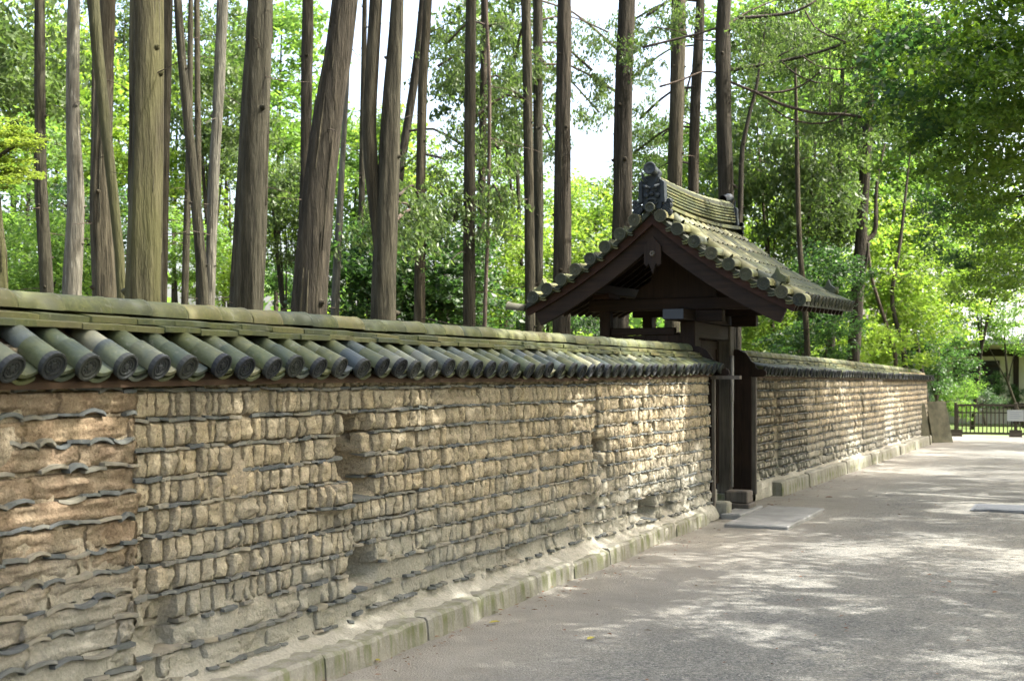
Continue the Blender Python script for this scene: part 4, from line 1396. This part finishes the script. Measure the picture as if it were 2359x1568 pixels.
# drooping sprays on the trunks beside the white gap of sky
SP = [(1370,60,24),(1340,140,24),(1385,190,24),(1500,250,24),(1490,330,24),(1515,20,23),(1540,300,24),(1480,160,25),(1395,90,25),(1355,230,26),(1500,400,25),(1580,220,25),(1470,40,24),
      (1190,120,22),(1150,60,22),(1175,200,23),(1255,150,23),(1120,250,21),(1050,80,21),(1140,330,22),(1190,300,24),(1265,310,24),(1030,140,23),
      (930,440,18),(960,480,18),(1010,440,19),(1050,490,19),(920,500,17),(1100,430,20),(1150,450,20),(1000,360,21),(1060,330,22),(900,470,17)]
bytree = {}
for j, (x, y, Z) in enumerate(SP):
    p = at(x, y, Z)
    root, Q, rad, lab = min(TREES, key=lambda t: min((q - p).length for q in t[1]))
    q0 = min(Q, key=lambda q: (q - p).length + abs(q.z - p.z) * .5)
    mid_ = q0.lerp(p, .5); mid_.z += .15
    limb(root, [q0, mid_, p, p + (p - q0) * .25 - Vector((0,0,.1))], .022, .006, 'twig', 400 + j)
    s_ = rg.uniform(.55, .95)
    place(LF['spray', j % 3], 'foliage', root, TRS(p - Vector((0,0,.1)), (rg.uniform(-.3,.3), rg.uniform(-.2,.5), rg.uniform(0,6)), (s_, s_, s_ * 1.2)))

# ------------------------------------------------------------------ leafy trees and shrubs of the wood
def leafy(kind, label, group, lobes, mat_i, base=None, seed=0, name='leafy_tree', r=.05, cat='tree'):
    """lobes: (x, y, Z, radius) measured in the photo; a trunk rises from below the lowest lobe"""
    rg_ = random.Random(seed)
    root = thing(name, label, cat, group=group)
    c = [at(x, y, Z) for x, y, Z, _ in lobes]
    lo = min(c, key=lambda p: p.z); hi = max(c, key=lambda p: p.z)
    b0 = Vector((lo.x + rg_.uniform(-.3, .3), lo.y + rg_.uniform(-.3, .3), -.05))
    b = MB()
    m1 = b0.lerp(hi, .4) + Vector((rg_.uniform(-.25, .25), rg_.uniform(-.25, .25), 0))
    b.tube([b0, b0.lerp(m1, .5), m1, m1.lerp(hi, .6), hi], [r * 1.25, r, r * .8, r * .55, r * .2], 8, True, .15, seed)
    for p in c:
        if (p - hi).length > .1:
            s0 = m1 if p.z > m1.z else b0.lerp(m1, .8)
            b.tube([s0, s0.lerp(p, .5) + Vector((0, 0, .1)), p], [r * .5, r * .3, r * .1], 6)
    b.build('trunk', M['bark' if seed % 2 else 'bark_dark'], root, True)
    for j, (p, (_, _, Z, rad)) in enumerate(zip(c, lobes)):
        place(LF[kind, (seed + j) % 3], 'crown', root, TRS(p, (rg_.uniform(-.3, .3), rg_.uniform(-.3, .3), rg_.uniform(0, 6)), (rad, rad, rad * rg_.uniform(.8, 1.05))))
    return root

G1 = 'leafy understory trees behind the left wall'
KD = {'lf_mid': 'mid green leafy tree', 'lf_bright': 'bright yellow green tree', 'lf_dark': 'dark green leafy tree', 'lf_cyp': 'feathery conifer'}
SPOT1 = ['at the left edge behind the thin first trunks', 'hanging over the top left corner', 'low between the left edge and the pale trunk', 'filling the gap left of the pale grey trunk near the top', 'low behind the pale grey trunk', 'high behind the curved mossy stem', 'at the top between the crossing stem and thickest mossy trunk', 'right of the thickest mossy trunk, upper half', 'low beside the thickest mossy trunk', 'at the top above the forked grey pair', 'behind the knotty pale trunk, mid height', 'tallest between the two thick brown trunks', 'mid height between the two thick brown trunks', 'farthest between the two thick brown trunks', 'low between the two thick brown trunks', 'right of the big leaning trunk, mid height', "low around the forked tree's foot", 'low behind the slim trunk right of the forked tree', "high behind the forked tree's limbs", 'at the top by the very thin wavy stem', 'low beside the very thin wavy stem', 'mid height by the very thin wavy stem', 'low behind the left gate eave', 'upper gap left of the dark trunk beside the roof ornament', 'lowest behind the left gate eave tip', 'just above the coping under the left gate eave', 'small and low left of the thick brown trunk', 'at the top left of the thick brown trunk']
SPOT2 = ['in the sky gap left of the ridge end', 'right of the trunk behind the gate ridge', 'close above the gate ridge', 'standing right of the boughed tree', "tallest above the gate's right roof slope", 'behind the slim pale trunk, upper half', "just above the gate's right roof slope", "low behind the gate's right eave tip", "below the gate's right eave", 'under the eave tip beside the slim pale trunk', 'right of the dark forked trunk, lower half', 'farther right beyond the thin bent stems', 'right of the dark forked trunk, mid height', "behind the dark forked trunk's top", 'between the boughed tree and dark forked trunk', 'at the top among the long bare boughs', 'at the right edge below the overhanging crown', "lowest along the far wall's coping"]
GL = {'lf_mid': 'mid green trees in the wood', 'lf_bright': 'bright sunlit trees in the wood', 'lf_dark': 'dark glossy trees in the wood', 'lf_cyp': 'feathery conifers in the wood'}
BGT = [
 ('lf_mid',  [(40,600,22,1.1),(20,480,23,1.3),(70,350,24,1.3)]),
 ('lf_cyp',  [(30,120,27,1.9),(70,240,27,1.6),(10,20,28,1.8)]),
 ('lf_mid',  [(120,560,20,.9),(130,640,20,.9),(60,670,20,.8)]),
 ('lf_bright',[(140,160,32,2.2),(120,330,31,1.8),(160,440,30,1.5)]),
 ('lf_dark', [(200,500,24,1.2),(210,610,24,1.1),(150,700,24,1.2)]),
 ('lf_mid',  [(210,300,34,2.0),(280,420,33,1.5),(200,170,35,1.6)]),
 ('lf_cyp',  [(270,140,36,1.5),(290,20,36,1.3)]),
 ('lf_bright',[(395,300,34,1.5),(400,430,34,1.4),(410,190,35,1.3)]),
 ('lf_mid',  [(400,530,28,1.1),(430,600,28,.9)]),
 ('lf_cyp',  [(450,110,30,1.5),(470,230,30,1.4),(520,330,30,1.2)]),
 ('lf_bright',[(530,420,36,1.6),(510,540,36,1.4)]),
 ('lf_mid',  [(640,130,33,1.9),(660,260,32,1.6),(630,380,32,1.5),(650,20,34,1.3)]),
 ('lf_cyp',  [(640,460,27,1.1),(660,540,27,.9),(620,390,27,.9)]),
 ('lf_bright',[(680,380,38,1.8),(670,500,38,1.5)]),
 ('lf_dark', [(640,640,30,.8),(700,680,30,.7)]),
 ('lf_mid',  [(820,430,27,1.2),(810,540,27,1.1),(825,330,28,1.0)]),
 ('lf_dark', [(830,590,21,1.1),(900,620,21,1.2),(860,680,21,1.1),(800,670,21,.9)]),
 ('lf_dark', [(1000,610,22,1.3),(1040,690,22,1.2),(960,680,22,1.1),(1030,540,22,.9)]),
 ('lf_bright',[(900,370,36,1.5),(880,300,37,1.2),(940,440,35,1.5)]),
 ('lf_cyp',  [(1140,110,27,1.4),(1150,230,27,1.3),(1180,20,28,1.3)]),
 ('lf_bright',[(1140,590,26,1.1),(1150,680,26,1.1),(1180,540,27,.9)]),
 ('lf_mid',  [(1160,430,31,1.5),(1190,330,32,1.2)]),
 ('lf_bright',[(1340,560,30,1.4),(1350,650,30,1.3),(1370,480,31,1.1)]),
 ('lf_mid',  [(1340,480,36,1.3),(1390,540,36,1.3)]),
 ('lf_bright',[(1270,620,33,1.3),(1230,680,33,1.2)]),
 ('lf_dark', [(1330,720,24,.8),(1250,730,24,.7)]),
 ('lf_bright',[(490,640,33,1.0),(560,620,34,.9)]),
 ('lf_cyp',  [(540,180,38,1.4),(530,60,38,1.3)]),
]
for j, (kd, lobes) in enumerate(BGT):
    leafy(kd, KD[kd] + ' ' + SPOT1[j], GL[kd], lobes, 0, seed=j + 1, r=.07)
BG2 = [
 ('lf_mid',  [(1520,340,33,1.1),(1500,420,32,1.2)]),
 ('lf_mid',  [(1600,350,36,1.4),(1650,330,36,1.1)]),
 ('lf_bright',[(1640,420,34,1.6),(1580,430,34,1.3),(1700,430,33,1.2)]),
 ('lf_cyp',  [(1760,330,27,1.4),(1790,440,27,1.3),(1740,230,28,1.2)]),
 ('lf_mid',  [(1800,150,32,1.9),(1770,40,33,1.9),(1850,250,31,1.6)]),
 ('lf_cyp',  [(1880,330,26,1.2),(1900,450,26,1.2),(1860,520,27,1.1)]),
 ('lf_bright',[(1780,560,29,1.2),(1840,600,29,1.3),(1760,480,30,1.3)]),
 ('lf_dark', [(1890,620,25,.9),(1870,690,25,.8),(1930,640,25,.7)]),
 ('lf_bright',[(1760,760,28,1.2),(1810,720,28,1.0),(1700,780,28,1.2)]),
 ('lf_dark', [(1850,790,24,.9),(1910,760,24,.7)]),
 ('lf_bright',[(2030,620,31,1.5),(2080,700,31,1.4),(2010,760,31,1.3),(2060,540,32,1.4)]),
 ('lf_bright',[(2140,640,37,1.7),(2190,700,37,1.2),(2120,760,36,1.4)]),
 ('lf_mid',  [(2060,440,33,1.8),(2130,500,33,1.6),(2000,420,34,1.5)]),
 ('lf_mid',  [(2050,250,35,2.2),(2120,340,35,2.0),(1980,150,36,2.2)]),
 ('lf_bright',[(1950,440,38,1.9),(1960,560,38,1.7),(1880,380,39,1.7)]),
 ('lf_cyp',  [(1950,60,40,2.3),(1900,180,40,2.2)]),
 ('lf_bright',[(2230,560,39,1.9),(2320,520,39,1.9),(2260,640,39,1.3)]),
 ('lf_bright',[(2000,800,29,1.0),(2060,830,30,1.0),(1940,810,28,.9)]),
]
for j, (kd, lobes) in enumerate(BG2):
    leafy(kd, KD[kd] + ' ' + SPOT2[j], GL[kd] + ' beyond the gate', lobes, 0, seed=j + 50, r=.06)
# shrubs past the far wall and round the barrier
leafy('lf_dark', 'dark shrubby tree right behind the far end of the mud wall', None, [(2120,830,34,.9),(2165,790,34,.9),(2200,840,35,.8),(2150,880,34,.7)], 0, seed=81, r=.05)
leafy('lf_mid', 'green shrub between the far wall end and the barrier', None, [(2190,900,37,.5),(2230,890,38,.6),(2215,940,37,.5)], 0, seed=82, r=.03, name='shrub', cat='shrub')
leafy('lf_dark', 'dark shrub in front of the temple hall window', None, [(2290,880,43,.6),(2270,920,42,.6),(2330,910,43,.5)], 0, seed=83, r=.03, name='shrub', cat='shrub')
leafy('lf_mid', 'leafy sapling hanging over the hall roof at right edge', None, [(2250,760,40,.9),(2310,720,40,1.0),(2350,770,40,.8)], 0, seed=84, r=.05)
root = thing('maple', 'yellow green maple spray reaching in from the left edge', 'tree')
b = MB()
p0 = at(-90, 420, 9)
b.tube([Vector((p0.x, p0.y, -.05)), Vector((p0.x + .05, p0.y, 1.6)), p0, at(20, 345, 9), at(70, 318, 9)], [.05, .045, .03, .014, .004], 7)
b.build('trunk', M['bark'], root, True)
for x, y, s_ in ((-10, 330, .33), (40, 312, .22), (0, 400, .25), (-60, 380, .4), (66, 316, .13)):
    place(LF['yel', 0], 'crown', root, TRS(at(x, y, 9), (.1, .05, x * .1), (s_, s_, s_)))
# distant wood closing the view
fw = leaf_cloud('far_wood', 'lf_mid', 26000, 420, (46, 12, 4.6), .75, .6, 5, .0, .10, .7, .1)
place(fw, 'far_wood', None, TRS((-34, 66, 3.2), (0, 0, R(22))), kind='stuff')
fw2 = leaf_cloud('far_wood', 'lf_bright', 15000, 260, (38, 8, 3.4), .6, .6, 6, .0, .10, .7, .1)
place(fw2, 'far_wood', None, TRS((-30, 54, 2.0), (0, 0, R(24))), kind='stuff')

sky_block_wood = leaf_cloud('far_wood', 'lf_mid', 16000, 260, (4, 34, 6.5), .55, .6, 8, .0, .12, .7, .1)  # wood continued out of view on the right, added to cut low sky fill
place(sky_block_wood, 'far_wood', None, TRS((17, 14, 5.5)), kind='stuff')
# ------------------------------------------------------------------ tall leafy trees on the right of the path, crowns over it
OV = [(3.4, 1.5, 7.2), (4.0, 6.4, 7.6), (3.7, 11.2, 7.4), (4.2, 16.2, 7.9), (4.0, 21.4, 8.0), (4.5, 26.6, 8.2), (4.6, 32.4, 8.4)]
for j, (x, y, h) in enumerate(OV):
    root = thing('broadleaf_tree', 'tall broadleaf tree standing right of the path, its crown shading the gravel', 'tree', (x, y, 0), 'broadleaf trees along the right of the path')
    b = MB(); b.tube([(0, 0, -.05), (.1, .05, 2), (-.1, 0, 4.2), (-.3, 0, h)], [.24, .17, .14, .06], 10, True, .12, j)
    CR = [(-3.0, -.6, h + .3, 2.7), (-.2, .9, h + .8, 2.5), (2.3, -.3, h + .2, 2.4), (-2.4, 2.0, h - .2, 2.4), (.9, -1.9, h - .1, 2.0)]
    for cx, cy, cz, r_ in CR:
        b.tube([(-.1, 0, 4.0), (cx * .45, cy * .45, h - 1.6), (cx, cy, cz)], [.09, .05, .012], 7)
    b.build('trunk', M['bark'], root, True)
    for q, (cx, cy, cz, r_) in enumerate(CR):
        if (y > 14 and q == 4) or (j in (2, 4, 5) and q == 3): continue
        if y > 14 and x + cx - r_ < -1.4: cx += .9
        place(LF['thin' if q in (1, 2, 4) or (y > 20 and q in (0, 3)) else 'over', (j + q) % 3], 'crown', root, TRS((cx, cy, cz), (0, 0, j * 1.3 + q * 2), (r_, r_, r_)))
root = thing('broadleaf_tree', 'big dark leafy tree overhanging the path at upper right', 'tree', (2.6, 18.5, 0))
b = MB(); b.tube([(0, 0, -.05), (.0, .1, 2), (-.3, 0, 3.6), (-1.3, 0, 5.4)], [.25, .18, .15, .06], 10, True, .12, 5)
for x, y, z in ((-2.6, -.8, 4.6), (-3.6, .6, 5.4), (-3.0, 1.8, 5.9), (-2.0, -1.4, 6.2), (-3.4, -1.2, 3.9)):
    b.tube([(-.3, 0, 3.6), (x * .5, y * .5, 4.4), (x, y, z)], [.08, .045, .012], 7)
b.build('trunk', M['bark_dark'], root, True)
for j, (x, y, Z, r_) in enumerate(((2240,110,16,1.5),(2330,300,15.5,1.35),(2180,330,17.5,1.1),(2330,470,17.5,1.1),(2230,480,19,1.0),(2370,60,15,1.6),(2130,60,18,1.2),(2300,620,20,1.0),(2200,220,17,1.0),(2080,170,19,1.0),(2360,200,14.5,1.0))):
    p = at(x, y, Z) - Vector((2.6, 18.5, 0))
    place(LF['hangd' if j in (0, 4) else 'hang', j % 3], 'crown', root, TRS(p, (0, 0, j * 2.1), (r_, r_, r_ * 1.1)))

# ------------------------------------------------------------------ fallen leaves
def leaf_obj(px, py, mat, label, s_, rz):
    Z = CH * FPX / (py - HOR); p = at(px, py, Z)
    b = MB()
    b.add([(-.5,0,.0),(-.2,.22,.12),(.2,.2,.14),(.5,0,.05),(.2,-.2,.1),(-.2,-.22,.06),(0,0,.03),(-.5,0,-.02),(-.2,.22,.10),(.2,.2,.12),(.5,0,.03),(.2,-.2,.08),(-.2,-.22,.04),(0,0,.01)],
          [(0,1,6),(1,2,6),(2,3,6),(3,4,6),(4,5,6),(5,0,6),(8,7,13),(9,8,13),(10,9,13),(11,10,13),(12,11,13),(7,12,13)])
    o = tag(b.build('fallen_leaf', M[mat]), label, 'leaf', 'fallen leaves on the gravel')
    o.location = (p.x, p.y, .024); o.rotation_euler = (0, 0, rz); o.scale = (s_,) * 3
leaf_obj(1140, 1441, 'leaf_fallen', 'yellow fallen leaf nearest the kerb joint', .075, .6)
leaf_obj(1362, 1479, 'leaf_fallen', 'yellow fallen leaf out on the grey gravel', .075, 1.2)
leaf_obj(866, 1530, 'leaf_fallen', 'dull yellow fallen leaf at the kerb foot near the bottom edge', .06, .2)
leaf_obj(2186, 1346, 'leaf_brown', 'dark brown fallen leaf on the open gravel at right', .07, 2)
leaf_obj(2293, 1371, 'leaf_brown', 'brown fallen leaf nearest the right edge on a sunlit patch', .06, 1)
leaf_obj(1910, 1149, 'leaf_brown', 'brown fallen leaf on sunlit gravel beside the far kerb', .10, .3)

rg = random.Random(123)
b = MB()
for i in range(900):
    if rg.random() < .6:
        y = 3.5 + 26 * rg.random() ** 1.6; x = -3.72 + max(0, y - 16) * .02 + .0165 * max(0, 13 - y) + abs(rg.gauss(0, .16))
    else:
        y = 3.5 + 26 * rg.random() ** 1.4; x = rg.uniform(-3.5, .5)
    if -3.75 < x < -2.8 and 13 < y < 15.3: continue
    L = rg.uniform(.008, .028); a = rg.uniform(0, 6.28); z = .020 + .012 * nz(x * .9, y * .7, 3) + .006
    c_, s_ = math.cos(a) * L, math.sin(a) * L
    t = rg.uniform(.2, .5)
    b.add([(x - c_, y - s_, z), (x + s_ * t, y - c_ * t, z + rg.uniform(0, .008)), (x + c_, y + s_, z + rg.uniform(0, .006)), (x - s_ * t, y + c_ * t, z + rg.uniform(0, .008))], [(0, 1, 2, 3)])
o = b.build('leaf_litter', M['leaf_brown'], kind='stuff')
